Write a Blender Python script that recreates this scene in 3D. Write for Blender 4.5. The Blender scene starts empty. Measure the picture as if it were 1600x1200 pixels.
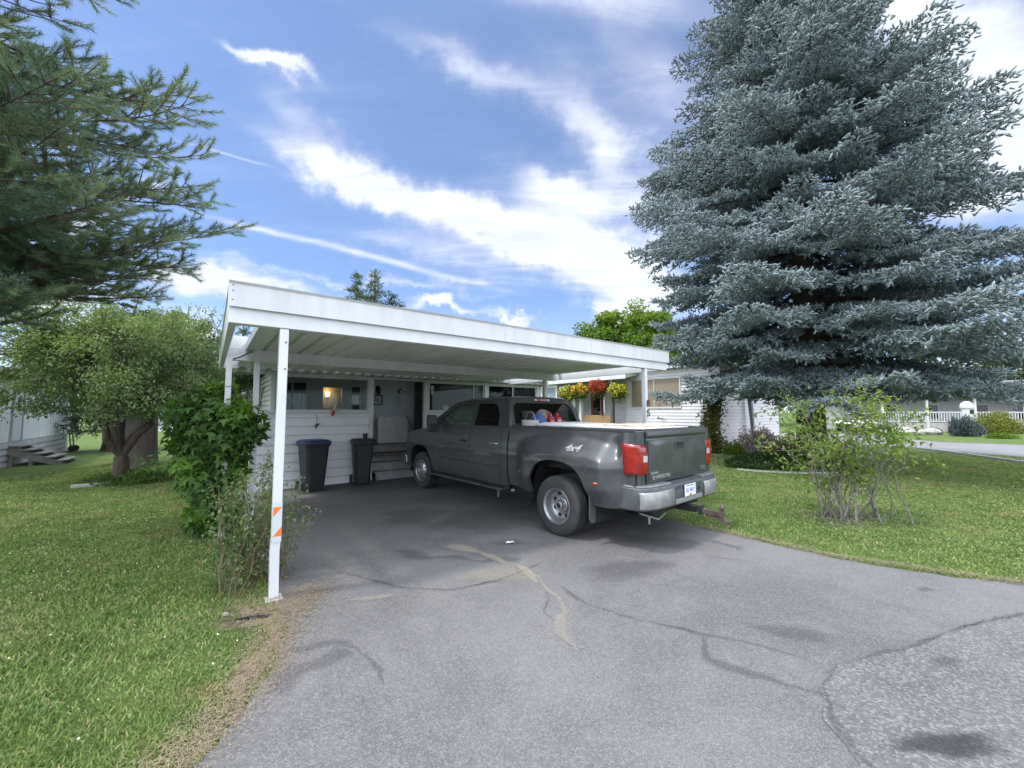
import bpy, bmesh, math, random
import numpy as np
from mathutils import Vector, Matrix
R = math.radians
sc = bpy.context.scene
COL = sc.collection
# ---------------------------------------------------------------- camera
cam = bpy.data.cameras.new('camera'); camo = bpy.data.objects.new('camera', cam); COL.objects.link(camo)
camo.location = (0, 0, 1.68); camo.rotation_euler = (R(94.0), 0, 0)
cam.sensor_width = 36; cam.lens = 14.06; cam.clip_start = .05; cam.clip_end = 2000
sc.camera = camo
# ---------------------------------------------------------------- sun, sky
SUN_EL, SUN_AZ = R(62), R(-112)          # azimuth of the sun seen from the scene: clockwise from +Y
sd = Vector((math.sin(SUN_AZ)*math.cos(SUN_EL), math.cos(SUN_AZ)*math.cos(SUN_EL), math.sin(SUN_EL)))
sun = bpy.data.lights.new('sun', 'SUN'); suno = bpy.data.objects.new('sun', sun); COL.objects.link(suno)
sun.energy = 2.1; sun.angle = R(5); sun.color = (1, .95, .88)
suno.rotation_euler = sd.to_track_quat('Z', 'Y').to_euler()
suno.location = (-20, 0, 30)
sc.view_settings.view_transform = 'Standard'; sc.view_settings.look = 'None'
sc.view_settings.exposure = 0.42
sc.cycles.max_bounces = 12; sc.cycles.diffuse_bounces = 8; sc.cycles.transparent_max_bounces = 16; sc.view_settings.gamma = 1

class NT:
    """tiny node-tree helper"""
    def __init__(s, t): s.t = t; t.nodes.clear()
    def n(s, typ, **k):
        nd = s.t.nodes.new(typ)
        for a, v in k.items():
            if a == 'i':
                for key, val in v.items(): s.set(nd, key, val)
            else: setattr(nd, a, v)
        return nd
    def set(s, nd, key, val):
        sock = nd.inputs[key]
        if isinstance(val, bpy.types.NodeSocket): s.t.links.new(val, sock)
        elif isinstance(val, bpy.types.Node): s.t.links.new(val.outputs[0], sock)
        else:
            if sock.type == 'RGBA' and len(val) == 3: val = (*val, 1)
            sock.default_value = val
    def m(s, op, a, b=0., c=None, clamp=False):
        nd = s.n('ShaderNodeMath', operation=op, use_clamp=clamp); s.set(nd, 0, a); s.set(nd, 1, b)
        if c is not None: s.set(nd, 2, c)
        return nd.outputs[0]
    def mix(s, f, a, b, blend='MIX'):
        nd = s.n('ShaderNodeMix', data_type='RGBA', blend_type=blend)
        s.set(nd, 0, f); s.set(nd, 6, a); s.set(nd, 7, b); return nd.outputs[2]
    def noise(s, scale, vec=None, detail=4, rough=.55, dist=0):
        nd = s.n('ShaderNodeTexNoise', i={'Scale': scale, 'Detail': detail, 'Roughness': rough, 'Distortion': dist})
        if vec is not None: s.set(nd, 'Vector', vec)
        return nd.outputs[0]
    def ramp(s, f, lo, hi):
        nd = s.n('ShaderNodeMapRange', interpolation_type='SMOOTHSTEP'); s.set(nd, 0, f); s.set(nd, 1, lo); s.set(nd, 2, hi); return nd.outputs[0]
    def scalev(s, vec, sc_):
        nd = s.n('ShaderNodeVectorMath', operation='MULTIPLY'); s.set(nd, 0, vec); s.set(nd, 1, sc_); return nd.outputs[0]

w = bpy.data.worlds.new('World'); sc.world = w; w.use_nodes = True
N = NT(w.node_tree)
sky = N.n('ShaderNodeTexSky', sky_type='NISHITA', sun_disc=False, sun_elevation=SUN_EL, sun_rotation=SUN_AZ, altitude=400, air_density=1.0, dust_density=.6, ozone_density=1.6)
tc = N.n('ShaderNodeTexCoord')
sep = N.n('ShaderNodeSeparateXYZ', i={0: tc.outputs['Generated']})
dx, dy, dz = sep.outputs
ady = N.m('MAXIMUM', dy, .04); front = N.ramp(dy, 0., .12)
wn = N.n('ShaderNodeTexNoise', noise_dimensions='3D', i={'Vector': tc.outputs['Generated'], 'Scale': 5., 'Detail': 8, 'Roughness': .6})
wsep = N.n('ShaderNodeSeparateColor', i={0: wn.outputs['Color']})
tx = N.m('ADD', N.m('DIVIDE', dx, ady), N.m('MULTIPLY', N.m('SUBTRACT', wsep.outputs[0], .5), .34))
tz = N.m('ADD', N.m('DIVIDE', dz, ady), N.m('MULTIPLY', N.m('SUBTRACT', wsep.outputs[1], .5), .26))
# clouds as bodies at fixed compass bearings: (tangent x, tangent z, half length, half width, angle, strength)
def ray_t(u, v):
    X, Y = (u-800)/625, (600-v)/625; c, s = math.cos(R(4)), math.sin(R(4))
    return X/(c-Y*s), (s+Y*c)/(c-Y*s)
CL = [(620,305,210,27,24,1.35),(800,370,170,36,22,1.5),(905,350,110,50,38,.8),(960,395,70,34,25,.9),(930,300,75,22,14,.8),(840,150,230,36,32,.26),(1010,120,120,60,40,.45),
      (1560,170,120,150,-60,1.5),(1545,300,110,40,-25,.8),(412,92,66,11,24,1.5),(330,436,130,17,9,1.2),(95,350,90,20,-5,.9),(230,310,60,12,0,.6),(500,205,130,34,40,.42),
      (1015,462,70,26,10,1.0),(330,560,90,40,60,1.1),(700,487,45,9,5,1.1),(800,503,45,7,5,1.0),(960,475,40,9,5,.8),(670,400,150,28,14,.5),(60,470,140,60,20,.8),(1600,560,200,60,0,.8),
      (940,215,160,40,55,.5),(700,90,150,22,28,.35),(1400,20,200,60,10,.9),(900,-20,200,50,10,.6),(560,440,210,8,8,.5)]
tot = None
for u, v, L, Wd, ang, amp in CL:
    cx, cz = ray_t(u, v); L /= 625; Wd /= 625; ca, sa = math.cos(R(ang)), -math.sin(R(ang))
    ax = N.m('SUBTRACT', tx, cx); az = N.m('SUBTRACT', tz, cz)
    p = N.m('ADD', N.m('MULTIPLY', ax, ca/L), N.m('MULTIPLY', az, sa/L))
    q = N.m('ADD', N.m('MULTIPLY', ax, -sa/Wd), N.m('MULTIPLY', az, ca/Wd))
    g = N.m('EXPONENT', N.m('MULTIPLY', N.m('ADD', N.m('MULTIPLY', p, p), N.m('MULTIPLY', q, q)), -1.))
    g = N.m('MULTIPLY', g, amp)
    tot = g if tot is None else N.m('ADD', tot, g)
# contrails
for (u0, v0, u1, v1, wd, amp) in [(300,332,765,448,5.5,.55),(270,216,420,258,2.5,.4)]:
    x0, z0 = ray_t(u0, v0); x1, z1 = ray_t(u1, v1); L = math.hypot(x1-x0, z1-z0)/2; cx, cz = (x0+x1)/2, (z0+z1)/2
    ca, sa = (x1-x0)/2/L, (z1-z0)/2/L; wd /= 625
    rx, rz = N.m('DIVIDE', dx, ady), N.m('DIVIDE', dz, ady)
    rz = N.m('ADD', rz, N.m('MULTIPLY', N.m('SUBTRACT', wsep.outputs[2], .5), .03))
    ax = N.m('SUBTRACT', rx, cx); az = N.m('SUBTRACT', rz, cz)
    p = N.m('ADD', N.m('MULTIPLY', ax, ca/L), N.m('MULTIPLY', az, sa/L)); p2 = N.m('MULTIPLY', p, p)
    q = N.m('ADD', N.m('MULTIPLY', ax, -sa/wd), N.m('MULTIPLY', az, ca/wd))
    g = N.m('MULTIPLY', N.m('EXPONENT', N.m('MULTIPLY', N.m('ADD', N.m('MULTIPLY', p2, p2), N.m('MULTIPLY', q, q)), -1.)), amp)
    tot = N.m('ADD', tot, g)
tot = N.m('MULTIPLY', tot, front)
# general cirrus over the whole dome: streaky noise on a cloud plane
dzz = N.m('ADD', N.m('MAXIMUM', dz, 0.), .12)
cv = N.n('ShaderNodeCombineXYZ', i={0: N.m('DIVIDE', dx, dzz), 1: N.m('DIVIDE', dy, dzz), 2: 0.})
mp = N.n('ShaderNodeMapping', i={'Vector': cv, 'Rotation': (0, 0, R(35)), 'Scale': (.75, 2.6, 1)})
n1 = N.noise(1.0, mp.outputs[0], 9, .62, .6)
n2 = N.noise(3.3, mp.outputs[0], 8, .65, 1.0)
haze = N.m('MULTIPLY', N.ramp(n1, .42, .85), .5)
tex = N.m('ADD', .35, N.m('MULTIPLY', N.m('ADD', n1, n2), .72))
mask = N.m('ADD', N.m('MULTIPLY', tot, tex), N.m('MULTIPLY', haze, .9))
mask = N.m('ADD', N.m('MULTIPLY', N.ramp(mask, .0, 1.1), .87), .125)
low = N.m('MULTIPLY', N.ramp(dz, .42, 0.), .42)
mask = N.m('MAXIMUM', mask, low)
blue = N.mix(1., sky, (.84, 1.04, 1.34), 'MULTIPLY')
bright = N.m('ADD', 4.9, N.m('MULTIPLY', n2, 3.6))
# bright cloud added out of view, overhead and behind the viewpoint, to lift fill light
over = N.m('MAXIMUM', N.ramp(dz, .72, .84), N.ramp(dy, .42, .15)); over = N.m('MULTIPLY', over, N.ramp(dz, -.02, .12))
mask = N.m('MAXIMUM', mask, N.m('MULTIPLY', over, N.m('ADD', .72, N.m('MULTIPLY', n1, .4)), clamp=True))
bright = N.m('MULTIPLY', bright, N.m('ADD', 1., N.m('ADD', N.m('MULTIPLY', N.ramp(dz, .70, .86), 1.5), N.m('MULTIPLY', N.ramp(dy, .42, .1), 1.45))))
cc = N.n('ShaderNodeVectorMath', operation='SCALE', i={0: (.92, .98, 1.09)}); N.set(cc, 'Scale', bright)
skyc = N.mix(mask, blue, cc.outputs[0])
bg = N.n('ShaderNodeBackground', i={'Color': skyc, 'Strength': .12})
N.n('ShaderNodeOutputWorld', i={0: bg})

# ---------------------------------------------------------------- materials
def mat(name, c=(.5,.5,.5), rough=.6, metal=0., spec=.5, var=0., vscale=3., c2=None, bump=0., bscale=30., coat=0., trans=0., emit=None, estr=0., alpha=1., stretch=None):
    m = bpy.data.materials.new(name); m.use_nodes = True; N = NT(m.node_tree)
    out = N.n('ShaderNodeOutputMaterial'); b = N.n('ShaderNodeBsdfPrincipled')
    geo = N.n('ShaderNodeTexCoord'); vec = geo.outputs['Object']
    if stretch: vec = N.scalev(vec, stretch)
    b.inputs['Roughness'].default_value = rough; b.inputs['Metallic'].default_value = metal
    b.inputs['Specular IOR Level'].default_value = spec; b.inputs['Coat Weight'].default_value = coat
    if var > 0:
        n = N.noise(vscale, vec, 5, .6); f = N.ramp(n, .3, .7)
        cb = c2 if c2 else tuple(x*(1-var) for x in c)
        N.set(b, 'Base Color', N.mix(f, c, cb))
        N.set(b, 'Roughness', N.m('ADD', N.m('MULTIPLY', n, .25), rough-.12))
    else: N.set(b, 'Base Color', c)
    if bump > 0:
        bn = N.noise(bscale, vec, 5, .6); bp = N.n('ShaderNodeBump', i={'Height': bn, 'Strength': bump, 'Distance': .01}); N.set(b, 'Normal', bp)
    if emit: N.set(b, 'Emission Color', emit); b.inputs['Emission Strength'].default_value = estr
    N.set(out, 0, b); return m

def glass_mat(name, tint=(.5,.55,.55), opac=.35, rough=.02, refl=1.):
    m = bpy.data.materials.new(name); m.use_nodes = True; N = NT(m.node_tree)
    out = N.n('ShaderNodeOutputMaterial'); t = N.n('ShaderNodeBsdfTransparent', i={0: tint}); g = N.n('ShaderNodeBsdfGlossy', i={0: (1,1,1), 'Roughness': rough})
    fr = N.n('ShaderNodeFresnel', i={0: 1.5}); f = N.m('MULTIPLY', fr.outputs[0], refl, clamp=True)
    mx = N.n('ShaderNodeMixShader', i={0: f, 1: t, 2: g}); N.set(out, 0, mx); return m

def leaf_mat(name, c, c2, c3=None, trans=.3, rough=.55, nscale=.8, attr=False):
    """foliage: colour differs from leaf to leaf, and in broad patches of the plant"""
    m = bpy.data.materials.new(name); m.use_nodes = True; N = NT(m.node_tree)
    out = N.n('ShaderNodeOutputMaterial'); b = N.n('ShaderNodeBsdfPrincipled', i={'Roughness': rough, 'Specular IOR Level': .35})
    g = N.n('ShaderNodeNewGeometry'); r = N.n('ShaderNodeAttribute', attribute_name='rnd').outputs['Fac'] if attr else g.outputs['Random Per Island']
    col = N.mix(r, c, c2)
    if c3: col = N.mix(N.ramp(N.noise(nscale, g.outputs['Position'], 3), .45, .68), col, c3)
    N.set(b, 'Base Color', col)
    tr = N.n('ShaderNodeBsdfTranslucent'); N.set(tr, 0, N.mix(1., col, (1.3,1.35,.7), 'MULTIPLY'))
    mx = N.n('ShaderNodeMixShader', i={0: trans, 1: b, 2: tr}); N.set(out, 0, mx); return m

# ---------------------------------------------------------------- mesh helpers
def link(o, parent=None):
    COL.objects.link(o)
    if parent is not None: o.parent = parent
    return o
def rnd_attr(o, vals):
    a = o.data.attributes.new('rnd', 'FLOAT', 'POINT'); a.data.foreach_set('value', np.asarray(vals, np.float32)); return o
def tri_mesh(name, V, F, m, parent=None, smooth=False):
    V = np.asarray(V, np.float32).reshape(-1, 3); F = np.asarray(F, np.int32); k = F.shape[1]
    me = bpy.data.meshes.new(name); me.vertices.add(len(V)); me.vertices.foreach_set('co', V.ravel())
    me.loops.add(F.size); me.loops.foreach_set('vertex_index', F.ravel()); me.polygons.add(len(F))
    me.polygons.foreach_set('loop_start', np.arange(0, F.size, k, dtype=np.int32))
    me.update(calc_edges=True); me.materials.append(m)
    if smooth: me.polygons.foreach_set('use_smooth', np.ones(len(F), bool))
    o = bpy.data.objects.new(name, me); return link(o, parent)
class MB:
    def __init__(s): s.v = []; s.f = []
    def add(s, vs, fs):
        k = len(s.v); s.v += [tuple(p) for p in vs]; s.f += [tuple(i+k for i in f) for f in fs]; return s
    def box(s, x0, x1, y0, y1, z0, z1, M=None):
        vs = [Vector((x, y, z)) for z in (z0, z1) for y in (y0, y1) for x in (x0, x1)]
        if M is not None: vs = [M @ p for p in vs]
        return s.add(vs, [(0,2,3,1),(4,5,7,6),(0,1,5,4),(2,6,7,3),(0,4,6,2),(1,3,7,5)])
    def bar(s, a, b, w, h=None, up=(0,0,1)):
        a, b = Vector(a), Vector(b); h = h or w; d = (b-a).normalized(); u = Vector(up)
        if abs(d.dot(u)) > .98: u = Vector((0,1,0))
        x = d.cross(u).normalized(); u = x.cross(d)
        vs = [p + x*sx*w/2 + u*sy*h/2 for p in (a, b) for sx, sy in ((-1,-1),(1,-1),(1,1),(-1,1))]
        return s.add(vs, [(0,3,2,1),(4,5,6,7),(0,1,5,4),(1,2,6,5),(2,3,7,6),(3,0,4,7)])
    def tube(s, pts, rad, n=8, cap=True):
        pts = [Vector(p) for p in pts]; rad = [rad]*len(pts) if not hasattr(rad, '__len__') else rad
        k = len(s.v); ref = Vector((.3,.2,.93))
        for i, p in enumerate(pts):
            d = (pts[min(i+1, len(pts)-1)]-pts[max(i-1, 0)]); d = d.normalized() if d.length > 0 else Vector((0,0,1))
            x = d.cross(ref)
            if x.length < .05: x = d.cross(Vector((1,0,0)))
            x.normalize(); y = d.cross(x)
            for j in range(n):
                a = 2*math.pi*j/n; s.v.append(tuple(p + (x*math.cos(a)+y*math.sin(a))*rad[i]))
        for i in range(len(pts)-1):
            for j in range(n):
                s.f.append((k+i*n+j, k+i*n+(j+1)%n, k+(i+1)*n+(j+1)%n, k+(i+1)*n+j))
        if cap: s.f.append(tuple(k+j for j in range(n))[::-1]); s.f.append(tuple(k+(len(pts)-1)*n+j for j in range(n)))
        return s
    def lathe(s, prof, n=32, M=None, axis='Z', close=False):
        """prof: (r, h)"""
        k = len(s.v); M = M or Matrix()
        for r, h in prof:
            for j in range(n):
                a = 2*math.pi*j/n; c, d = r*math.cos(a), r*math.sin(a)
                p = Vector((c, d, h)) if axis == 'Z' else Vector((c, h, d)) if axis == 'Y' else Vector((h, c, d))
                s.v.append(tuple(M @ p))
        m = len(prof)
        for i in range(m if close else m-1):
            i2 = (i+1) % m
            for j in range(n): s.f.append((k+i*n+j, k+i*n+(j+1)%n, k+i2*n+(j+1)%n, k+i2*n+j))
        return s
    def prism(s, poly, axis, a, b):
        """poly: 2-D outline in the two other axes"""
        def P(u, v, t): return (t,u,v) if axis == 'x' else (u,t,v) if axis == 'y' else (u,v,t)
        n = len(poly); vs = [P(u,v,a) for u,v in poly]+[P(u,v,b) for u,v in poly]
        return s.add(vs, [tuple(range(n))[::-1], tuple(range(n,2*n))]+[(i,(i+1)%n,n+(i+1)%n,n+i) for i in range(n)])
    def grid(s, fn, nu, nv, flip=False):
        k = len(s.v)
        for i in range(nu+1):
            for j in range(nv+1): s.v.append(tuple(fn(i/nu, j/nv)))
        for i in range(nu):
            for j in range(nv):
                q = (k+i*(nv+1)+j, k+(i+1)*(nv+1)+j, k+(i+1)*(nv+1)+j+1, k+i*(nv+1)+j+1)
                s.f.append(q[::-1] if flip else q)
        return s
    def ball(s, c, r, nu=12, nv=8, sc_=(1,1,1)):
        c = Vector(c)
        return s.grid(lambda u, v: (c.x+r*sc_[0]*math.sin(math.pi*v)*math.cos(2*math.pi*u), c.y+r*sc_[1]*math.sin(math.pi*v)*math.sin(2*math.pi*u), c.z+r*sc_[2]*math.cos(math.pi*v)), nu, nv)
    def build(s, name, m, parent=None, smooth=False, bev=0., fix=True, solid=0.):
        me = bpy.data.meshes.new(name); me.from_pydata(s.v, [], s.f); me.materials.append(m)
        if fix or smooth:
            bm = bmesh.new(); bm.from_mesh(me); bmesh.ops.remove_doubles(bm, verts=bm.verts, dist=1e-5); bmesh.ops.recalc_face_normals(bm, faces=bm.faces)
            bm.to_mesh(me); bm.free()
        if smooth:
            me.polygons.foreach_set('use_smooth', np.ones(len(me.polygons), bool))
            me.set_sharp_from_angle(angle=R(38)) if hasattr(me, 'set_sharp_from_angle') else None
        o = link(bpy.data.objects.new(name, me), parent)
        if solid: md = o.modifiers.new('solid', 'SOLIDIFY'); md.thickness = solid; md.offset = 0
        if bev: md = o.modifiers.new('bevel', 'BEVEL'); md.width = bev; md.segments = 2; md.limit_method = 'ANGLE'
        return o
def plate(outer, holes, fn, name, m, parent, thick=.02):
    """flat outline with holes, mapped to space by fn"""
    bm = bmesh.new(); es = []
    for loop in [outer]+holes:
        vs = [bm.verts.new(fn(*p)) for p in loop]
        es += [bm.edges.new((vs[i], vs[(i+1) % len(vs)])) for i in range(len(vs))]
    bmesh.ops.triangle_fill(bm, use_beauty=True, use_dissolve=False, edges=es)
    bmesh.ops.recalc_face_normals(bm, faces=bm.faces)
    me = bpy.data.meshes.new(name); bm.to_mesh(me); bm.free(); me.materials.append(m)
    o = link(bpy.data.objects.new(name, me), parent)
    md = o.modifiers.new('solid', 'SOLIDIFY'); md.thickness = thick; md.offset = 0
    return o
def empty(name, loc=(0,0,0), rz=0.):
    o = bpy.data.objects.new(name, None); o.location = loc; o.rotation_euler = (0,0,rz); o.empty_display_size = .2; COL.objects.link(o); return o
def tag(o, label=None, cat=None, group=None, kind=None):
    for k, v in (('label', label), ('category', cat), ('group', group), ('kind', kind)):
        if v: o[k] = v
    return o
def copy_tree(o, parent=None):
    c = o.copy(); COL.objects.link(c); c.parent = parent
    for ch in list(o.children): copy_tree(ch, c)
    return c
def text(name, s, size, M, m, parent=None, depth=.002, bold=0.):
    cu = bpy.data.curves.new(name, 'FONT'); cu.body = s; cu.size = size; cu.extrude = depth; cu.align_x = 'CENTER'; cu.align_y = 'CENTER'; cu.offset = bold
    t = bpy.data.objects.new(name, cu); COL.objects.link(t)
    dg = bpy.context.evaluated_depsgraph_get(); dg.update(); me = bpy.data.meshes.new_from_object(t.evaluated_get(dg)); me.transform(M)
    bpy.data.objects.remove(t); me.materials.clear(); me.materials.append(m); return link(bpy.data.objects.new(name, me), parent)
def leaves(pos, tip, L, wr=.5, rng=None, fold=.15, up=None):
    """diamond leaves with a fold along the rib: 4 vertices, 2 faces each"""
    n = len(pos); tip = tip/np.linalg.norm(tip, axis=1, keepdims=True)
    r = rng.normal(size=(n,3)); 
    if up is not None: r = r*.6+up
    side = np.cross(tip, r); side /= np.linalg.norm(side, axis=1, keepdims=True)+1e-9; nr = np.cross(side, tip)
    L = np.broadcast_to(L, (n,))[:,None]
    b = pos; t = pos+tip*L - nr*L*.12; mdl = pos+tip*L*.45+side*L*wr*.5+nr*L*fold; mdr = pos+tip*L*.45-side*L*wr*.5+nr*L*fold
    V = np.stack([b, mdl, t, mdr], 1).reshape(-1,3); k = np.arange(n)[:,None]*4
    F = np.concatenate([k+[0,1,2], k+[0,2,3]], 1).reshape(-1,3); return V, F
def dirs(n, rng):
    v = rng.normal(size=(n,3)); return v/np.linalg.norm(v, axis=1, keepdims=True)

YAW = R(37); OX, OY = -2.466, 3.433
DV = Vector((math.cos(YAW), math.sin(YAW), 0)); BV = Vector((-math.sin(YAW), math.cos(YAW), 0))
def W(d, b, z=0): return Vector((OX, OY, 0)) + DV*d + BV*b + Vector((0,0,z))
def frame(name, d=0., b=0.): return empty(name, W(d, b), YAW)
def inpoly(x, y, P):
    r = np.zeros(len(x), bool); j = len(P)-1
    for i in range(len(P)):
        xi, yi = P[i]; xj, yj = P[j]
        r ^= ((yi > y) != (yj > y)) & (x < (xj-xi)*(y-yi)/(yj-yi+1e-12)+xi); j = i
    return r

# common materials
WHITE = mat('white_paint', (.66,.675,.69), .38, var=.10, vscale=2.2, stretch=(2,2,.7))
WHITE2 = mat('aged_white_paint', (.62,.63,.64), .42, var=.13, vscale=3.0, stretch=(2.2,2.2,.35))
SIDING = mat('white_vinyl_siding', (.80,.82,.85), .55, var=.12, vscale=.9)
NSIDING = mat('pale_lilac_siding', (.80,.77,.81), .6, var=.10, vscale=.8)
GREYM = mat('grey_metal', (.30,.31,.32), .4, metal=.6, var=.2)
BLACK = mat('black_plastic', (.018,.019,.021), .45, var=.3, vscale=8)
DARK = mat('dark_interior', (.02,.02,.022), .8)
BARK = mat('brown_bark', (.085,.065,.05), .9, var=.5, vscale=9, bump=1., bscale=14, stretch=(1,1,.25))
GBARK = mat('grey_bark', (.26,.24,.21), .85, var=.45, vscale=14, bump=.6, bscale=40)
# ================================================================ GROUND
DRIVE = [W(.42,6.0),W(.40,3),W(.42,.6),(-1.72,3.2),(-1.6,2.9),(-1.50,2.3),(-1.5,1.6),(-1.62,.9),(-1.9,.2),(-2.5,-.8),(-4,-2),(-8,-4),(-30,-12),(-30,-30),(60,-30),(60,-2),(24,1.2),(12,2.75),(8,3.3),(6.3,3.62),(5.02,4.02),(4.5,4.2),(4.1,4.42),(3.75,4.72),(3.4,5.1),(3.08,5.52),(2.79,5.94),W(5.66,-.6),W(5.7,2),W(5.72,6.0)]
DRIVE = [(p[0], p[1]) for p in DRIVE]
def edge_jitter(P, step=.12, amp=.035, seed=1):
    rg = random.Random(seed); out = []
    for i in range(len(P)):
        a, b = Vector(P[i]).to_2d(), Vector(P[(i+1)%len(P)]).to_2d(); L = (b-a).length; n = max(1, int(L/step)) if L < 8 else 4
        for k in range(n):
            p = a.lerp(b, k/n); out.append((p.x+rg.uniform(-amp, amp), p.y+rg.uniform(-amp, amp)))
    return out
DRIVEJ = edge_jitter(DRIVE)
def sheet(name, P, z, m):
    bm = bmesh.new(); vs = [bm.verts.new((x, y, z)) for x, y in P]
    es = [bm.edges.new((vs[i], vs[(i+1) % len(vs)])) for i in range(len(vs))]
    bmesh.ops.triangle_fill(bm, use_beauty=True, edges=es)
    for f in bm.faces:
        if f.normal.z < 0: f.normal_flip()
    me = bpy.data.meshes.new(name); bm.to_mesh(me); bm.free(); me.materials.append(m); return link(bpy.data.objects.new(name, me))
def lawn_color(N, pos, r=None):
    n1 = N.noise(.55, pos, 5, .6); n2 = N.noise(2.4, pos, 4, .6); n3 = N.noise(.9, N.scalev(pos, (1,1.6,1)), 5, .65)
    c = N.mix(N.ramp(n2, .3, .7), (.115,.185,.05), (.175,.245,.075))
    c = N.mix(N.ramp(n1, .5, .72), c, (.215,.255,.095))
    c = N.mix(N.m('MULTIPLY', N.ramp(n3, .54, .72), .7), c, (.27,.23,.10))
    return c
lm = bpy.data.materials.new('lawn_turf'); lm.use_nodes = True; N = NT(lm.node_tree)
g = N.n('ShaderNodeNewGeometry'); pos = g.outputs['Position']
c = lawn_color(N, pos); f = N.noise(38, pos, 4, .7); c = N.mix(N.ramp(f, .35, .7), N.mix(1., c, (.45,.5,.45), 'MULTIPLY'), c)
hn = N.m('ADD', N.noise(60, pos, 4, .8), N.noise(14, pos, 3, .7))
bp = N.n('ShaderNodeBump', i={'Height': hn, 'Strength': .9, 'Distance': .03})
b = N.n('ShaderNodeBsdfPrincipled', i={'Base Color': c, 'Roughness': .9, 'Specular IOR Level': .15, 'Normal': bp.outputs[0]})
N.n('ShaderNodeOutputMaterial', i={0: b})
tag(sheet('lawn', [(-700,-300),(700,-300),(700,900),(-700,900)], 0., lm), kind='structure')
def asphalt(name, base, dark, spk, spkscale, bs):
    m = bpy.data.materials.new(name); m.use_nodes = True; N = NT(m.node_tree)
    g = N.n('ShaderNodeNewGeometry'); pos = g.outputs['Position']
    blot = N.noise(.45, pos, 6, .62, .4); b2 = N.noise(1.7, pos, 5, .7)
    c = N.mix(N.ramp(blot, .38, .64), dark, base); c = N.mix(N.m('MULTIPLY', N.ramp(b2, .45, .75), .35), c, tuple(x*1.25 for x in base))
    v = N.n('ShaderNodeTexVoronoi', i={'Vector': pos, 'Scale': spkscale}); vs = N.n('ShaderNodeSeparateColor', i={0: v.outputs['Color']})
    s = N.ramp(vs.outputs[0], .45, 1.); c = N.mix(N.m('MULTIPLY', s, .46), c, spk)
    s2 = N.ramp(vs.outputs[1], .72, .95); c = N.mix(N.m('MULTIPLY', s2, .32), c, (.03,.03,.033))
    h = N.m('ADD', N.m('MULTIPLY', v.outputs['Distance'], .8), N.noise(130, pos, 3))
    bp = N.n('ShaderNodeBump', i={'Height': h, 'Strength': bs, 'Distance': .006})
    b = N.n('ShaderNodeBsdfPrincipled', i={'Base Color': c, 'Roughness': .86, 'Specular IOR Level': .3, 'Normal': bp.outputs[0]})
    N.n('ShaderNodeOutputMaterial', i={0: b}); return m
ASPH = asphalt('driveway_asphalt', (.148,.144,.145), (.098,.096,.098), (.25,.247,.25), 135, .4)
COARSE = asphalt('road_chip_asphalt', (.138,.134,.137), (.105,.102,.105), (.30,.295,.295), 80, .7)
tag(sheet('driveway', DRIVEJ, .005, ASPH), kind='structure')
ROADP = [(1.52,1.2),(1.62,1.9),(1.70,2.29),(1.86,2.55),(2.14,2.76),(2.7,2.93),(3.4,3.19),(4.26,3.42),(5.4,3.36),(6.6,3.18),(12,2.25),(24,.6),(58,-2.5),(58,-28),(-6,-28),(1.0,-2)]
tag(sheet('road', edge_jitter(ROADP, .1, .018, 4), .010, COARSE), kind='structure')
FAR = asphalt('far_road_asphalt', (.22,.215,.225), (.18,.175,.185), (.30,.30,.30), 60, .3)
tag(sheet('far_road', [(15.9,11.3),(16.78,13.26),(18.27,17.33),(18.6,19.5),(18.0,21.96),(15,24),(8,27),(8,33),(20,31.6),(25.5,30.9),(24.6,26),(23.9,22.4),(26.06,20.5),(40,16),(60,12),(60,4),(30,4)], .006, FAR), kind='structure')
CONC = mat('pale_concrete', (.42,.41,.39), .85, var=.25, vscale=3, bump=.4)
mb = MB()
kp = [(15.9,11.3),(16.78,13.26),(17.6,15.4),(18.27,17.33),(18.6,19.5)]
for a, b in zip(kp, kp[1:]): mb.bar((a[0],a[1],.03), (b[0],b[1],.03), .12, .09)
tag(mb.build('kerb', CONC), kind='structure')
# marks on the asphalt: ribbons that fade at their rims
def decal_mat(name, col, nscale, opa, lo=.35, hi=.65):
    m = bpy.data.materials.new(name); m.use_nodes = True; N = NT(m.node_tree)
    g = N.n('ShaderNodeNewGeometry'); at = N.n('ShaderNodeAttribute', attribute_name='fade')
    n = N.noise(nscale, g.outputs['Position'], 6, .7); f = N.m('SUBTRACT', N.m('MULTIPLY', at.outputs['Fac'], 1.5), N.m('MULTIPLY', n, 1.0))
    f = N.m('MULTIPLY', N.ramp(f, -.15, .95), opa)
    v = N.n('ShaderNodeTexVoronoi', i={'Vector': g.outputs['Position'], 'Scale': 115.}); vs = N.n('ShaderNodeSeparateColor', i={0: v.outputs['Color']})
    c = N.mix(N.m('MULTIPLY', vs.outputs[0], .5), col, tuple(min(1, x*1.9) for x in col))
    b = N.n('ShaderNodeBsdfPrincipled', i={'Base Color': c, 'Roughness': .9, 'Specular IOR Level': .2}); t = N.n('ShaderNodeBsdfTransparent')
    N.n('ShaderNodeOutputMaterial', i={0: N.n('ShaderNodeMixShader', i={0: f, 1: t, 2: b})}); return m
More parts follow.
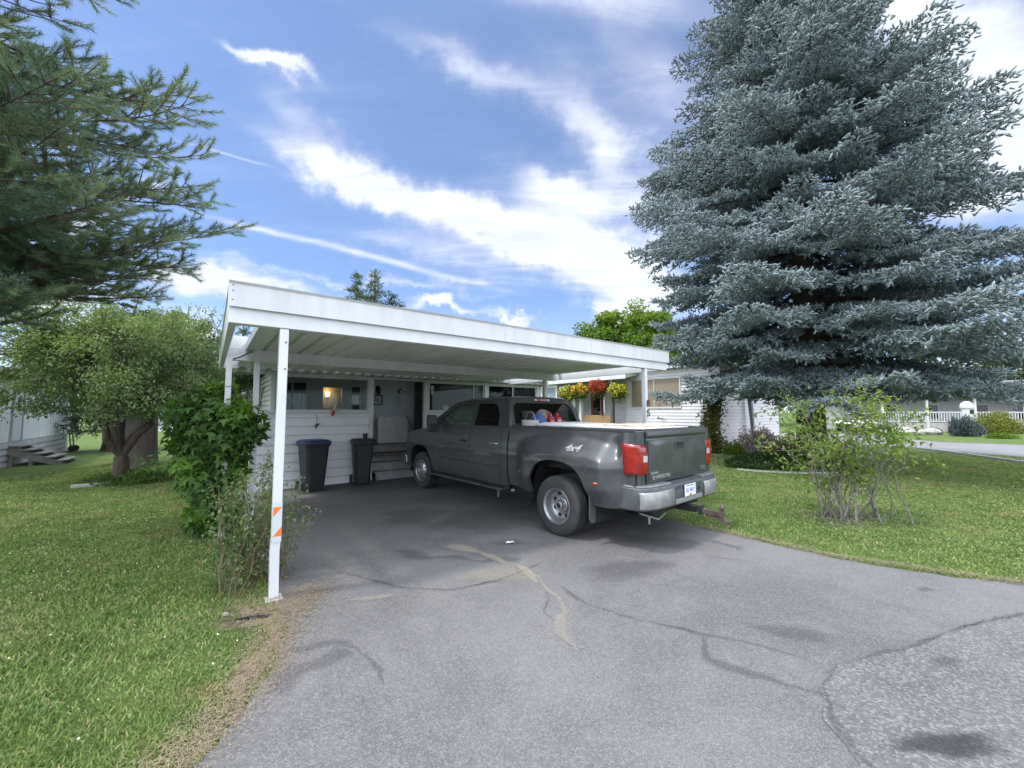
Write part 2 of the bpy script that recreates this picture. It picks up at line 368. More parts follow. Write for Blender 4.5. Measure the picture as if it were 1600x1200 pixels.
def ribbon(name, pts, wid, m, z, seed=0, jit=.25):
    rg = random.Random(seed); P = [];
    for a, b in zip(pts, pts[1:]):
        a, b = Vector(a), Vector(b); n = max(1, int((b-a).length/.045))
        for k in range(n): P.append(a.lerp(b, k/n)+Vector((rg.gauss(0,.008),rg.gauss(0,.008))))
    P.append(Vector(pts[-1])); V, F, A = [], [], []; ph = [rg.uniform(0,6.28) for _ in range(4)]
    n = len(P)
    for i, p in enumerate(P):
        d = (P[min(i+1,n-1)]-P[max(i-1,0)]).normalized(); q = Vector((-d.y, d.x)); t = i/(n-1); ww = wid*max(.2, .75+.45*math.sin(i*.21+ph[0])+.35*math.sin(i*.53+ph[1]))*min(1, 8*t+.2, 8*(1-t)+.2); o = q*wid*jit*(1.6*math.sin(i*.17+ph[2])+.8*math.sin(i*.47+ph[3])+rg.uniform(-.3,.3))
        for k, fd in ((-1,0),(0,1),(1,0)): V.append((p.x+o.x+q.x*ww*k, p.y+o.y+q.y*ww*k, z)); A.append(fd*1.15*(1 if 0 < i < n-1 else 0))
    for i in range(n-1):
        for k in (0,1): F.append((i*3+k, i*3+k+1, i*3+k+4, i*3+k+3))
    o = tri_mesh(name, V, F, m); a = o.data.attributes.new('fade', 'FLOAT', 'POINT'); a.data.foreach_set('value', np.array(A, np.float32)); return tag(o, kind='structure')
def blob(name, c, rx, ry, rot, m, z, seed=0):
    rg = random.Random(seed); V = [(c[0],c[1],z)]; A = [1.]; F = []; n = 40; ph = [rg.uniform(0,6.28) for _ in range(4)]
    for ring, (rr, fd) in enumerate(((.4,.85),(.72,.42),(1.,0.))):
        for j in range(n):
            a = 2*math.pi*j/n; q = 1+.16*math.sin(2*a+ph[0])+.12*math.sin(3*a+ph[1])+.08*math.sin(5*a+ph[2])
            x, y = rx*rr*q*math.cos(a), ry*rr*q*math.sin(a); V.append((c[0]+x*math.cos(rot)-y*math.sin(rot), c[1]+x*math.sin(rot)+y*math.cos(rot), z)); A.append(fd)
    for j in range(n): F.append((0,1+j,1+(j+1)%n, 0)) 
    F = [f[:3]+(f[2],) for f in F]; Fq = []
    for r_ in range(2):
        for j in range(n): Fq.append((1+r_*n+j, 1+r_*n+n+j, 1+r_*n+n+(j+1)%n, 1+r_*n+(j+1)%n))
    T = [(0,1+j,1+(j+1)%n) for j in range(n)]+[(a,b,c2) for a,b,c2,d in Fq]+[(a,c2,d) for a,b,c2,d in Fq]
    o = tri_mesh(name, V, T, m); a = o.data.attributes.new('fade', 'FLOAT', 'POINT'); a.data.foreach_set('value', np.array(A, np.float32)); return tag(o, kind='structure')
TAR = decal_mat('tar_seal', (.055,.054,.058), 7, .26); TAR2 = decal_mat('worn_dark_asphalt', (.06,.058,.064), 3, .27); SAND = decal_mat('pale_sand', (.30,.265,.205), 5, .46); OIL = decal_mat('damp_asphalt', (.035,.035,.037), 5, .6); SOIL = decal_mat('dry_needles_and_soil', (.19,.15,.105), 7, .62)
from_px = {}
ribbon('tar_crack', [(-1.9,4.35),(-1.05,3.95),(-.55,3.88),(-.1,4.12),(.25,4.5),(.42,4.72)], .038, TAR, .013, 1)
ribbon('tar_crack', [(.45,4.0),(.62,3.62),(1.05,3.35),(1.42,3.17),(1.75,3.0),(2.05,2.8)], .034, TAR, .013, 2)
ribbon('tar_crack', [(1.45,3.12),(1.35,2.85),(1.62,2.62),(1.9,2.45)], .06, TAR2, .0135, 3)
ribbon('tar_crack', [(1.60,1.3),(1.66,1.9),(1.73,2.29),(1.9,2.57),(2.18,2.77),(2.75,2.95),(3.4,3.21),(4.26,3.44),(5.4,3.4)], .03, TAR, .015, 5)
ribbon('tar_crack', [(-1.4,5.0),(-.9,4.75),(-.3,4.55),(.1,4.75)], .16, TAR2, .0135, 7)
ribbon('tar_crack', [(-1.62,2.9),(-1.25,3.0),(-.95,2.85),(-.75,2.55)], .06, TAR2, .0135, 8)
ribbon('tar_crack', [(-1.45,2.5),(-1.25,2.75),(-1.1,2.95)], .18, TAR2, .0135, 18)
ribbon('thin_crack', [(.27,3.95),(.33,3.72),(.30,3.5),(.36,3.3)], .010, OIL, .014, 9, .8)
blob('sand_patch', (-.60,5.02), .46, .15, -.42, SAND, .0145, 10); blob('sand_patch', (-.22,4.72), .34, .10, -.75, SAND, .0147, 11); blob('sand_patch', (.16,4.30), .34, .10, -1.1, SAND, .0149, 12)
SAND2 = decal_mat('thin_pale_dust', (.26,.235,.19), 3, .35); blob('sand_patch', (-.15,4.25), .55, .36, .2, SAND2, .0131, 13); ribbon('sand_patch', [(.1,4.4),(.27,4.05),(.34,3.7),(.40,3.3),(.5,2.9)], .07, SAND2, .0151, 14, .6); blob('sand_patch', (-1.25,3.72), .3, .07, .2, SAND2, .0152, 15)
FINE = decal_mat('hairline', (.022,.022,.024), 14, .75)
ribbon('hairline_crack', [(-1.5,4.18),(-1.05,3.95),(-.55,3.88),(-.1,4.12),(.22,4.46)], .006, FINE, .0142, 41, .9); ribbon('hairline_crack', [(.50,3.9),(.64,3.62),(1.05,3.35),(1.42,3.17)], .005, FINE, .0142, 42, .9); ribbon('hairline_crack', [(2.75,2.95),(3.4,3.21),(4.26,3.44),(5.4,3.4)], .006, FINE, .0156, 43, .9); ribbon('hairline_crack', [(1.1,4.9),(1.6,4.7),(2.3,4.75),(2.9,4.5)], .004, FINE, .0142, 44, 1.2)
blob('dark_stain', (2.15,3.15), .45, .16, -.4, TAR2, .0138, 20); blob('dark_stain', (3.9,3.9), .12, .07, .2, TAR, .0139, 21)
blob('dark_stain', (1.25,4.4), .8, .35, .2, TAR2, .0136, 22); blob('dark_stain', (-.4,6.4), 1.6, .9, .6, TAR2, .0137, 23); blob('dark_stain', (1.9,5.3), 1.0, .3, -.3, TAR2, .0134, 24)
blob('dark_stain', (-1.6,6.6), .9, .7, .3, TAR2, .0133, 26); blob('dark_stain', (-.03,5.25), .3, .12, .3, TAR, .0141, 27); blob('dark_stain', (2.9,2.8), .15, .08, .3, TAR2, .0162, 28)
blob('asphalt_repair', (2.2,2.13), .36, .13, .1, OIL, .016, 25)
# brown rim of dry needles along the driveway
def rim(name, pts, wid, seed): return ribbon(name, pts, wid, SOIL, .0175, seed, .5)
rim('driveway_edge_soil', [(-1.9,3.95),(-1.86,3.55),(-1.8,3.25),(-1.68,2.95),(-1.6,2.7),(-1.58,2.3),(-1.6,1.7),(-1.7,1.0)], .10, 31)
rim('driveway_edge_soil', [(-2.3,3.62),(-2.0,3.55),(-1.86,3.3)], .26, 33)
False and rim('driveway_edge_soil', [(2.72,6.0),(3.05,5.58),(3.4,5.14),(3.78,4.74),(4.15,4.42),(4.6,4.2),(5.05,4.04),(6.3,3.66),(8,3.33),(12,2.8)], .075, 32)
rim('driveway_edge_soil', [W(.3,.8).to_2d(),W(.25,3).to_2d(),W(.3,5.6).to_2d()], .14, 34)


# ================================================================ CARPORT
cp = frame('carport'); tag(cp, 'white aluminium double carport with flat ribbed roof in front of the porch', 'carport')
L = 6.73
mb = MB(); mb.box(0,L,0,.06,2.46,2.625); mb.box(0,L,.06,.11,2.46,2.475)
mb.build('front_beam', WHITE, cp, bev=.004)
for a, b in ((-.012,2.95),(2.954,4.6),(4.604,L+.03)):
    mb = MB(); mb.prism([(-.035,2.60),(-.035,2.80),(-.055,2.822),(-.01,2.822),(.03,2.80),(.03,2.625),(-.028,2.625),(-.028,2.60)], 'x', a, b)
    mb.build('fascia', WHITE2, cp)
for x0, nm in ((0.,'side_rafter'),(L-.06,'side_rafter')):
    mb = MB(); mb.box(x0,x0+.06,.062,4.94,2.46,2.80); mb.box(x0-.012,x0+.072,.062,4.95,2.803,2.82); mb.build(nm, WHITE, cp, bev=.003)
mb = MB(); mb.box(.062,6.52,2.80,2.88,2.44,2.598); mb.box(.062,6.52,2.78,2.90,2.43,2.439); mb.build('cross_beam', WHITE2, cp, bev=.003)
for a, b in ((.062,.30),(6.28,L-.062)):
    MB().box(a,b,2.80,2.86,2.60,2.79).build('outrigger', WHITE, cp); MB().box(a,b,4.86,4.92,2.50,2.79).build('outrigger', WHITE, cp)
# ribbed roof pans, running front to back
mb = MB(); x = .32; per = .235; prof = []
while x < 6.24: prof += [(x,2.60),(x+.165,2.60),(x+.185,2.655),(x+.215,2.655)]; x += per
prof.append((x,2.60)); n = len(prof)
for (b0, b1) in ((.062,5.50),):
    mb.add([(u,b0,z) for u,z in prof]+[(u,b1,z+.0) for u,z in prof], [(i,i+1,n+i+1,n+i) for i in range(n-1)])
RP = mat('roof_pan_white', (.82,.82,.79), .5, var=.2, vscale=1.1, c2=(.66,.66,.62), stretch=(1,.25,1))
mb.build('roof_panel', RP, cp, fix=False, solid=.003)
MB().box(.28,.315,.062,4.9,2.575,2.68).build('panel_edge', WHITE, cp); MB().box(x+.004,x+.04,.062,4.9,2.575,2.68).build('panel_edge', WHITE, cp)
def post(d, b, z1=2.455, wdt=.074, kink=0.):
    mb = MB(); zs = [0,.42,.55,z1]; off = [0,-.007*kink,.0,0]
    for i in range(3):
        h = wdt/2; o0, o1 = off[i], off[i+1]
        mb.add([(d+o0+sx*h, b+sy*h, zs[i]) for sx, sy in ((-1,-1),(1,-1),(1,1),(-1,1))]+[(d+o1+sx*h, b+sy*h, zs[i+1]) for sx, sy in ((-1,-1),(1,-1),(1,1),(-1,1))],
               [(0,1,5,4),(1,2,6,5),(2,3,7,6),(3,0,4,7)])
    mb.box(d-.07,d+.07,b-.07,b+.07,0,.012)
    return mb.build('post', WHITE, cp, bev=.004)
for z in (2.79,2.74,2.66): MB().lathe([(0,-.006),(.006,-.005),(.007,0)], 8, Matrix.Translation((.02,-.036,z)), 'Y').build('screw', GREYM, cp)
p1 = post(.43,.045,kink=1.); p2 = post(6.09,.045); post(.44,2.84,2.43); post(6.2,2.84,2.43)
for z in (2.33,2.08): MB().lathe([(0,-.006),(.007,-.005),(.008,0)], 8, Matrix.Translation((.445,.0025,z)), 'Y').build('screw', DARK, p1)
OR = mat('orange_reflector', (.85,.18,.04), .3); SIL = mat('silver_reflector', (.60,.66,.70), .3, metal=.2)
MB().box(.396,.468,-.0005,.0022,.51,.86).build('reflective_sticker', SIL, p1)
for z in (.735,.56):
    MB().add([(.397,-.0012,z),(.467,-.0012,z+.085),(.397,-.0012,z+.085) if z > .6 else (.467,-.0012,z)], [(0,1,2)]).build('reflector', OR, p1, fix=False, solid=.001)
for i, ch in enumerate('85'):
    text('house_number', ch, .17, Matrix.Translation((6.118,-.004,1.83-.175*i)) @ Matrix.Rotation(R(90),4,'X'), BLACK, p2, .004, .002)
# downspout with curved feed
mb = MB(); mb.tube([(.36,2.62,2.56),(.30,2.60,2.53),(.2,2.57,2.46),(.09,2.54,2.41)], .022, 8)
mb.build('drain_pipe', GREYM, cp, smooth=True)
mb = MB(); mb.box(.055,.125,2.505,2.575,0,2.43); mb.build('downspout', WHITE2, cp, bev=.005)
# ================================================================ LAP SIDING
def siding(mb, P0, U, Nn, w, z0, z1, holes=(), step=.115, lip=.014):
    """real lapped boards: each course leans out to a lip; holes are (u0,u1,za,zb)"""
    P0, U, Nn = Vector(P0), Vector(U), Vector(Nn); z = z0
    while z < z1-1e-4:
        zt = min(z+step, z1); iv = [(0., w)]; zm = (z+zt)/2
        for u0, u1, za, zb in holes:
            if za < zm < zb:
                nv = []
                for a, b in iv:
                    if u1 <= a or u0 >= b: nv.append((a, b)); continue
                    if a < u0: nv.append((a, u0))
                    if b > u1: nv.append((u1, b))
                iv = nv
        for a, b in iv:
            A, B = P0+U*a, P0+U*b; Z = Vector((0,0,1))
            g_ = step*(.15 if step > .16 else .21); k_ = Nn*-.04; mb.add([A+Nn*lip+Z*z, B+Nn*lip+Z*z, B+Nn*.002+Z*(zt-g_), A+Nn*.002+Z*(zt-g_), A+k_+Z*(zt-g_), B+k_+Z*(zt-g_), A+k_+Z*zt, B+k_+Z*zt, A+k_+Z*z, B+k_+Z*z], [(0,1,2,3),(3,2,5,4),(4,5,7,6),(8,9,1,0)])
        z = zt
    return mb
# ================================================================ HOME BEHIND THE CARPORT
hm = frame('mobile_home'); tag(hm, 'white sided mobile home with glazed porch and entry steps under the carport', 'house')
X, Y_ = Vector((1,0,0)), Vector((0,1,0))
mb = siding(MB(), (.6,5.85,0), X, -Y_, 2.45, .0, 1.655, step=.195, lip=.03); mb.box(.6,3.05,5.90,5.93,0,1.655)
mb.build('porch_wall', SIDING, hm, fix=False)
mb = siding(MB(), (4.66,5.85,0), X, -Y_, 3.95, .0, 1.655, step=.195, lip=.03); mb.box(4.66,8.61,5.90,5.93,0,1.655)
mb.build('porch_wall', SIDING, hm, fix=False)
mb = siding(MB(), (8.62,5.85,0), Y_, X, 8.5, .0, 2.7, step=.15); mb.box(8.55,8.61,5.94,14.3,0,2.7); mb.build('side_wall', SIDING, hm, fix=False)
mb = siding(MB(), (.97,6.0,0), Y_, -X, 10.5, .0, 2.62, [(1.8,2.9,1.0,2.0),(5,6.6,1,2.0)], step=.115); mb.build('side_wall', mat('sunlit_siding', (.78,.79,.80), .5, var=.05), hm, fix=False)
for a, b in ((7.8,8.9),(11,12.6)):
    f = MB().box(.95,.99,a-.05,b+.05,.95,1.0).box(.95,.99,a-.05,b+.05,2.0,2.05).box(.95,.99,a-.05,a,1.0,2.0).box(.95,.99,b,b+.05,1.0,2.0).build('window', WHITE, hm)
    MB().box(.975,.985,a,b,1.0,2.0).build('pane', glass_mat('sky_reflecting_glass', (.25,.28,.3), refl=2.5), f)
MB().box(.58,3.07,5.80,5.95,1.658,1.70).build('window_sill', WHITE, hm, bev=.004); MB().box(4.66,8.62,5.80,5.95,1.658,1.70).build('window_sill', WHITE, hm, bev=.004)
MB().box(.6,8.64,5.84,5.95,2.50,2.55).build('header', WHITE2, hm)
MB().grid(lambda u, v: (.1+8.6*u, 5.46+.84*v, 2.592+.034*math.sin(u*8.6/.24*2*math.pi)), 430, 1).build('porch_roof_sheet', RP, hm, smooth=True, solid=.003)
MB().box(.1,8.7,5.72,5.74,2.552,2.69).build('closure_board', GREYM, hm); MB().box(.05,8.75,5.3,6.318,2.70,2.712).build('roof_flashing', WHITE2, hm)
for a, b, z in ((3.05,3.16,0),(4.52,4.66,0),(6.46,6.60,1.7),(8.52,8.64,1.7),(.94,1.02,1.7)):
    MB().box(a,b,5.83,5.94,z,2.5).build('corner_post', WHITE, hm, bev=.004)
GL = glass_mat('porch_glass', (.80,.84,.84), refl=.18); GLD = glass_mat('dim_porch_glass', (.55,.6,.6), refl=.5)
def window(x0, x1, z0, z1, y, gm, sash=.035, mull=(), par=None, wm=None):
    mb = MB(); mb.box(x0,x1,y-.02,y+.02,z0,z0+sash).box(x0,x1,y-.02,y+.02,z1-sash,z1).box(x0,x0+sash,y-.02,y+.02,z0+sash,z1-sash).box(x1-sash,x1,y-.02,y+.02,z0+sash,z1-sash)
    for m_ in mull: mb.box(m_-sash/2,m_+sash/2,y-.018,y+.018,z0+sash,z1-sash)
    f = mb.build('window', wm or WHITE2, par or hm); MB().box(x0+sash,x1-sash,y-.003,y+.003,z0+sash,z1-sash).build('pane', gm, f); return f
window(1.02,3.05,1.70,2.5,5.89,GL); window(4.66,6.46,1.70,2.5,5.89,GLD,mull=(6.1,)); window(6.6,8.52,1.70,2.5,5.89,GLD,mull=(7.55,))
GWALL = mat('grey_painted_panelling', (.66,.69,.74), .7, var=.12, vscale=1.5)
GWALL2 = mat('grey_green_panelling', (.52,.54,.52), .7, var=.12, vscale=1.5)
# inner wall at b=7.3 (the home's own front wall), with openings
IB = 7.3
holes = [(1.22,1.92,1.68,2.47),(2.27,2.79,1.66,2.36),(3.0,3.28,1.0,2.40)]
def strips(mb, u0, u1, z0, z1, hs, y0, y1):
    us = sorted({u0,u1,*[h[0] for h in hs if u0 < h[0] < u1],*[h[1] for h in hs if u0 < h[1] < u1]})
    for a, b in zip(us, us[1:]):
        segs = [(z0,z1)]
        for h in hs:
            if h[0] <= a+1e-6 and h[1] >= b-1e-6:
                segs = [t for s_ in segs for t in ((s_[0], min(s_[1],h[2])), (max(s_[0],h[3]), s_[1])) if t[1]-t[0] > 1e-4]
        for s0, s1 in segs: mb.box(a,b,y0,y1,s0,s1)
    return mb
strips(MB(), .99, 3.36, 0., 2.597, holes, IB, IB+.06).build('inner_wall', GWALL2, hm)
MB().box(3.365,8.54,IB,IB+.06,0,2.597).build('inner_wall', GWALL, hm)
# rooms behind the openings
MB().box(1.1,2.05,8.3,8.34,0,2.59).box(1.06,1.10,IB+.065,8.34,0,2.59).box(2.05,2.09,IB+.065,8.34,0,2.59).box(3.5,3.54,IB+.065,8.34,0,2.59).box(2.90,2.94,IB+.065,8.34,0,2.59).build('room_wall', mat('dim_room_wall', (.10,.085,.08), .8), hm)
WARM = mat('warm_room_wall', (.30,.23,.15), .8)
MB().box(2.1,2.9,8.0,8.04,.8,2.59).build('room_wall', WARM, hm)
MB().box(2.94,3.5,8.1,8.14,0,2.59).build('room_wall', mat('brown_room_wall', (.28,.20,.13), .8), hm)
# curtain in window one
CURT = mat('dark_blue_curtain', (.05,.06,.08), .8)
for a, b in ((1.24,1.37),(1.78,1.90)):
    MB().grid(lambda u, v: (a+(b-a)*u, IB+.10+.015*math.sin(u*22), 1.66+.8*v), 18, 1).build('curtain', CURT, hm, smooth=True)
window(1.22,1.92,1.68,2.47,IB+.03,glass_mat('inner_glass', (.8,.84,.84)), .03, (1.57,)); window(2.27,2.79,1.66,2.36,IB+.03,glass_mat('inner_glass2', (.95,.95,.9)), .025)
window(3.0,3.28,1.0,2.40,IB+.03,glass_mat('door_glass', (.75,.76,.74)), .03)
tag_l = empty('wall_lamp', W(2.56,7.93,2.12), YAW); tag(tag_l, 'lit wall lamp glowing behind the middle porch window', 'lamp')
lampm = mat('glowing_shade', (1,.85,.55), .5, emit=(1,.72,.36), estr=14.)
MB().lathe([(.035,-.05),(.06,.06)], 12, Matrix.Translation((-.03,-.05,.05))).build('lamp_shade', lampm, tag_l, smooth=True); MB().tube([(-.03,-.05,0),(-.03,0,-.02),(-.03,.065,-.02)], .01).box(-.07,.01,.05,.068,-.07,.03).build('bracket', GREYM, tag_l)
pl = bpy.data.lights.new('lamp_bulb','POINT'); pl.energy = 1.6; pl.color = (1,.7,.4); pl.shadow_soft_size = .04; plo = link(bpy.data.objects.new('lamp_bulb', pl), tag_l); plo.location = (-.03,-.06,.15)
# armchair-like silhouettes inside the porch glass
th = frame('porch_chair', 2.55, 6.6); tag(th, 'pale wicker chair standing inside the left porch window', 'chair')
mb = MB().box(-.28,.28,-.25,.25,1.1-.25,1.16-.25); mb.build('seat', WHITE2, th, bev=.02)
mb = MB(); mb.grid(lambda u, v: (.3*math.cos(math.pi*u), .2+.06*math.sin(math.pi*u), .9+(.78+.12*math.sin(math.pi*u))*v), 12, 3); mb.build('backrest', WHITE2, th, solid=.02)
for sx in (-.24,.24):
    for sy in (-.2,.2): MB().bar((sx,sy,.62),(sx,sy,.86),.03).build('leg', WHITE2, th)
DECK = mat('worn_deck_boards', (.17,.15,.13), .85, var=.4, vscale=5, bump=.5)
MB().box(1.0,8.5,6.0,7.29,.56,.615).build('porch_floor', DECK, hm)
# entry steps
st = MB()
for k in range(4): st.box(3.2,4.50,5.72+.26*k,6.02+.26*k,.2*(k+1)-.04,.2*(k+1))
st2 = st
for k in range(4): st2.box(3.22,4.48,5.74+.26*k,5.76+.26*k,.2*k,.2*(k+1)-.042)
s_ = st2.build('entry_steps', mat('grey_painted_steps', (.34,.34,.36), .7, var=.35, vscale=4), hm, bev=.006)
MB().box(3.17,4.51,6.8,7.29,.77,.82).build('landing', DECK, hm)
# roof and hidden mass
MB().box(.3,8.9,6.32,14.6,2.70,2.80).build('roof', WHITE2, hm); MB().box(.98,8.6,14.3,14.36,0,2.7).build('rear_wall', SIDING, hm)
MB().box(8.64,8.9,5.7,14.6,2.52,2.69).build('eave', WHITE2, hm)
MB().box(.6,8.8,6.32,6.36,2.60,2.69).build('eave', WHITE2, hm)
# things on the porch walls
t = frame('wall_lantern', 3.72, IB-.01); tag(t, 'black lantern mounted on the grey wall above the framed picture', 'lantern')
mb = MB().box(-.04,.04,-.03,0,2.28,2.42).tube([(0,-.02,2.40),(0,-.10,2.44),(0,-.13,2.40)], .012); mb.build('bracket', BLACK, t)
mb = MB().lathe([(.0,.12),(.075,.05),(.06,.04),(.05,-.10),(.03,-.13),(0,-.13)], 6, Matrix.Translation((0,-.13,2.29))); mb.build('lantern_body', BLACK, t)
t = frame('framed_picture', 3.70, IB-.012); tag(t, 'small black framed picture with white mat on the grey porch wall', 'picture')
f = MB().box(-.18,.18,-.02,.008,1.88,1.91).box(-.18,.18,-.02,.008,2.13,2.16).box(-.18,-.15,-.02,.008,1.91,2.13).box(.15,.18,-.02,.008,1.91,2.13).build('frame', BLACK, t)
MB().box(-.15,.15,-.004,.004,1.91,2.13).build('picture_mat', mat('picture_mat_white', (.6,.6,.6), .6), t); MB().box(-.09,.09,-.007,-.0045,1.96,2.09).build('picture_print', mat('faded_print', (.2,.2,.22), .6, var=.7, vscale=18, c2=(.5,.5,.48)), t)
t = frame('wall_ornament', 4.34, IB-.01); tag(t, 'black metal hummingbird hook with hanging wire loop on the porch wall', 'wall ornament')
mb = MB(); mb.tube([(-.02,-.03,2.28),(.05,-.04,2.34),(.10,-.04,2.38)], [.01,.03,.008]); mb.tube([(-.05,-.03,2.30),(.0,-.05,2.27),(.07,-.03,2.22)], [.006,.022,.004]); mb.tube([(.09,-.03,2.30),(.25,-.02,2.28),(.42,-.02,2.29)], .006, 6)
mb.build('bird', BLACK, t); mb = MB(); mb.tube([(-.04+.06*math.sin(a)+.03, -.03, 2.0+.17*math.cos(a)) for a in [i*math.pi/9 for i in range(19)]], .006, 6); mb.tube([(0,-.03,2.17),(0,-.03,2.26)], .004, 5); mb.build('loop', GREYM, t)
t = frame('louvred_gate', 3.80, 6.74); tag(t, 'cream slatted gate panel closing off the porch entry', 'gate')
gm = mat('cream_paint', (.74,.73,.70), .6, var=.2, vscale=2); mb = MB(); mb.box(-.22,.62,-.02,.02,.83,.87).box(-.22,.62,-.02,.02,1.50,1.54).box(-.22,-.17,-.02,.02,.87,1.50).box(.57,.62,-.02,.02,.87,1.5).build('frame', gm, t)
mb = MB(); xx = -.165
while xx < .56: mb.box(xx,xx+.055,-.008,.008,.875,1.495); xx += .062
mb.build('slats', gm, t)
t = frame('broom', 4.28, 6.25); tag(t, 'wooden broom handle leaning beside the porch gate', 'broom')
MB().tube([(.28,0,.86),(-.08,.05,1.58)], .014).build('handle', mat('worn_wood', (.18,.10,.06), .7, var=.3), t); MB().tube([(.40,-.01,.62),(.36,0,.70),(.28,0,.86)], [.07,.06,.02]).build('bristles', mat('straw', (.25,.18,.08), .9), t)
t = frame('wind_spinner', 1.86, 5.80); tag(t, 'dark hummingbird hook hanging on the porch siding', 'wall ornament')
mb = MB(); mb.tube([(0,0,1.62),(.01,-.03,1.5),(-.01,-.03,1.40)], .006, 6); mb.tube([(-.06,-.03,1.34),(0,-.035,1.38),(.08,-.03,1.43)], [.006,.022,.004]); mb.tube([(-.02,-.03,1.30),(.02,-.035,1.37)], [.014,.01]); mb.build('bird', BLACK, t)
t = frame('red_hanging_tassel', 2.22, 5.77); tag(t, 'red and cream ornament hanging from the left porch sill', 'wall ornament')
MB().tube([(.02,0,1.86),(.0,0,1.72)], [.012,.03]).build('handle', mat('cream_plastic', (.6,.55,.4), .5), t); MB().tube([(.0,0,1.72),(-.02,0,1.66),(-.03,0,1.58)], [.03,.04,.02]).build('tip', mat('red_plastic', (.45,.03,.03), .4), t)
t = frame('window_sticker', 5.18, 5.868); tag(t, 'small white oval sticker low on the right porch glass', 'sticker')
MB().lathe([(0,-.001),(.09,-.001),(.09,.001),(0,.001)], 20, Matrix.Translation((0,0,1.80)) @ Matrix.Diagonal((1,1,.75,1)), 'Y').build('sticker_disc', mat('sticker_white', (.45,.48,.48), .5), t)
t = frame('paper_note', 4.76, 5.866); tag(t, 'white paper note taped inside the right porch window beside the post', 'paper')
MB().box(-.04,.05,-.001,.001,2.28,2.40).box(-.03,.05,-.001,.001,2.15,2.26).build('paper', mat('paper_white', (.5,.52,.52), .7), t)
# interior of the right sunroom
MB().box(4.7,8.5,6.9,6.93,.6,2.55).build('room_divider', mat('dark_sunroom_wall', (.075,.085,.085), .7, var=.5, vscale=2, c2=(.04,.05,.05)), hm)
mb = MB(); mb.grid(lambda u, v: (6.15+.27*u, 6.02+.02*math.sin(u*30), 1.62+.9*v), 24, 1); mb.build('curtain', mat('pale_curtain', (.3,.31,.32), .8), hm, smooth=True)
mb = MB(); mb.grid(lambda u, v: (7.62+.86*u, 6.02+.025*math.sin(u*40), 1.62+.9*v), 40, 1); mb.build('curtain', mat('taupe_curtain', (.34,.29,.26), .8), hm, smooth=True)

# ================================================================ WHEELIE BINS
def bin_(d, b, rot, lidm, bodym, label, s=1., tall=1.):
    t = frame('wheelie_bin', d, b); t.rotation_euler = (0,0,YAW+rot); tag(t, label, 'bin', 'wheelie bins by the porch wall')
    def ring(hw, hd, z, r=.05): return [(hw-r,-hd,z),(hw,-hd+r,z),(hw,hd-r,z),(hw-r,hd,z),(-hw+r,hd,z),(-hw,hd-r,z),(-hw,-hd+r,z),(-hw+r,-hd,z)]
    mb = MB(); rs = [ring(.20*s,.24*s,.04),ring(.215*s,.26*s,.2),ring(.27*s,.33*s,.94*tall),ring(.295*s,.36*s,.945*tall),ring(.30*s,.365*s,1.0*tall)]
    k = 0
    for r_ in rs: mb.v += r_
    mb.f.append(tuple(range(8))[::-1])
    for i in range(len(rs)-1): mb.f += [(i*8+j, i*8+(j+1)%8, i*8+8+(j+1)%8, i*8+8+j) for j in range(8)]
    mb.f.append(tuple(32+j for j in range(8)))
    for xx in (-.13,.13): mb.box(xx*s-.015,xx*s+.015,-.29*s,-.26*s,.25,.8*tall)
    mb.build('body', bodym, t, bev=.008)
    mb = MB(); rr = [ring(.315*s,.385*s,1.003*tall,.07),ring(.315*s,.385*s,1.035*tall,.07),ring(.27*s,.33*s,1.075*tall,.09)]
    for r_ in rr: mb.v += r_
    mb.f.append(tuple(range(8))[::-1])
    for i in range(2): mb.f += [(i*8+j, i*8+(j+1)%8, i*8+8+(j+1)%8, i*8+8+j) for j in range(8)]
    mb.f.append(tuple(16+j for j in range(8))); mb.build('lid', lidm, t, bev=.008)
    MB().tube([(-.22*s,.41*s,.98*tall),(-.22*s,.46*s,1.0*tall),(.22*s,.46*s,1.0*tall),(.22*s,.41*s,.98*tall)], .014).build('handle', bodym, t)
    for sx in (-1,1):
        w_ = MB().lathe([(0,-.02),(.07,-.02),(.10,-.018),(.105,0),(.10,.018),(.07,.02),(0,.02)], 20, Matrix.Translation((sx*.26*s,.27*s,.105)), 'X').build('wheel', BLACK, t, smooth=True)
    return t
binb = mat('charcoal_bin_plastic', (.022,.024,.03), .5, var=.3, vscale=4)
bin_(1.72, 5.28, R(8), mat('blue_lid_plastic', (.022,.045,.13), .45), binb, 'charcoal wheelie bin with blue lid against the siding', .88, 1.01)
b2 = bin_(2.80, 5.46, R(-6), binb, binb, 'narrower all black wheelie bin standing beside the entry steps', .78, .98)
t = frame('black_tumbler', 2.86, 5.46); tag(t, 'black cup standing on the lid of the black bin', 'cup'); MB().lathe([(0,1.055),(.045,1.055),(.06,1.17),(.05,1.17),(0,1.07)], 14).build('cup', BLACK, t, smooth=True)
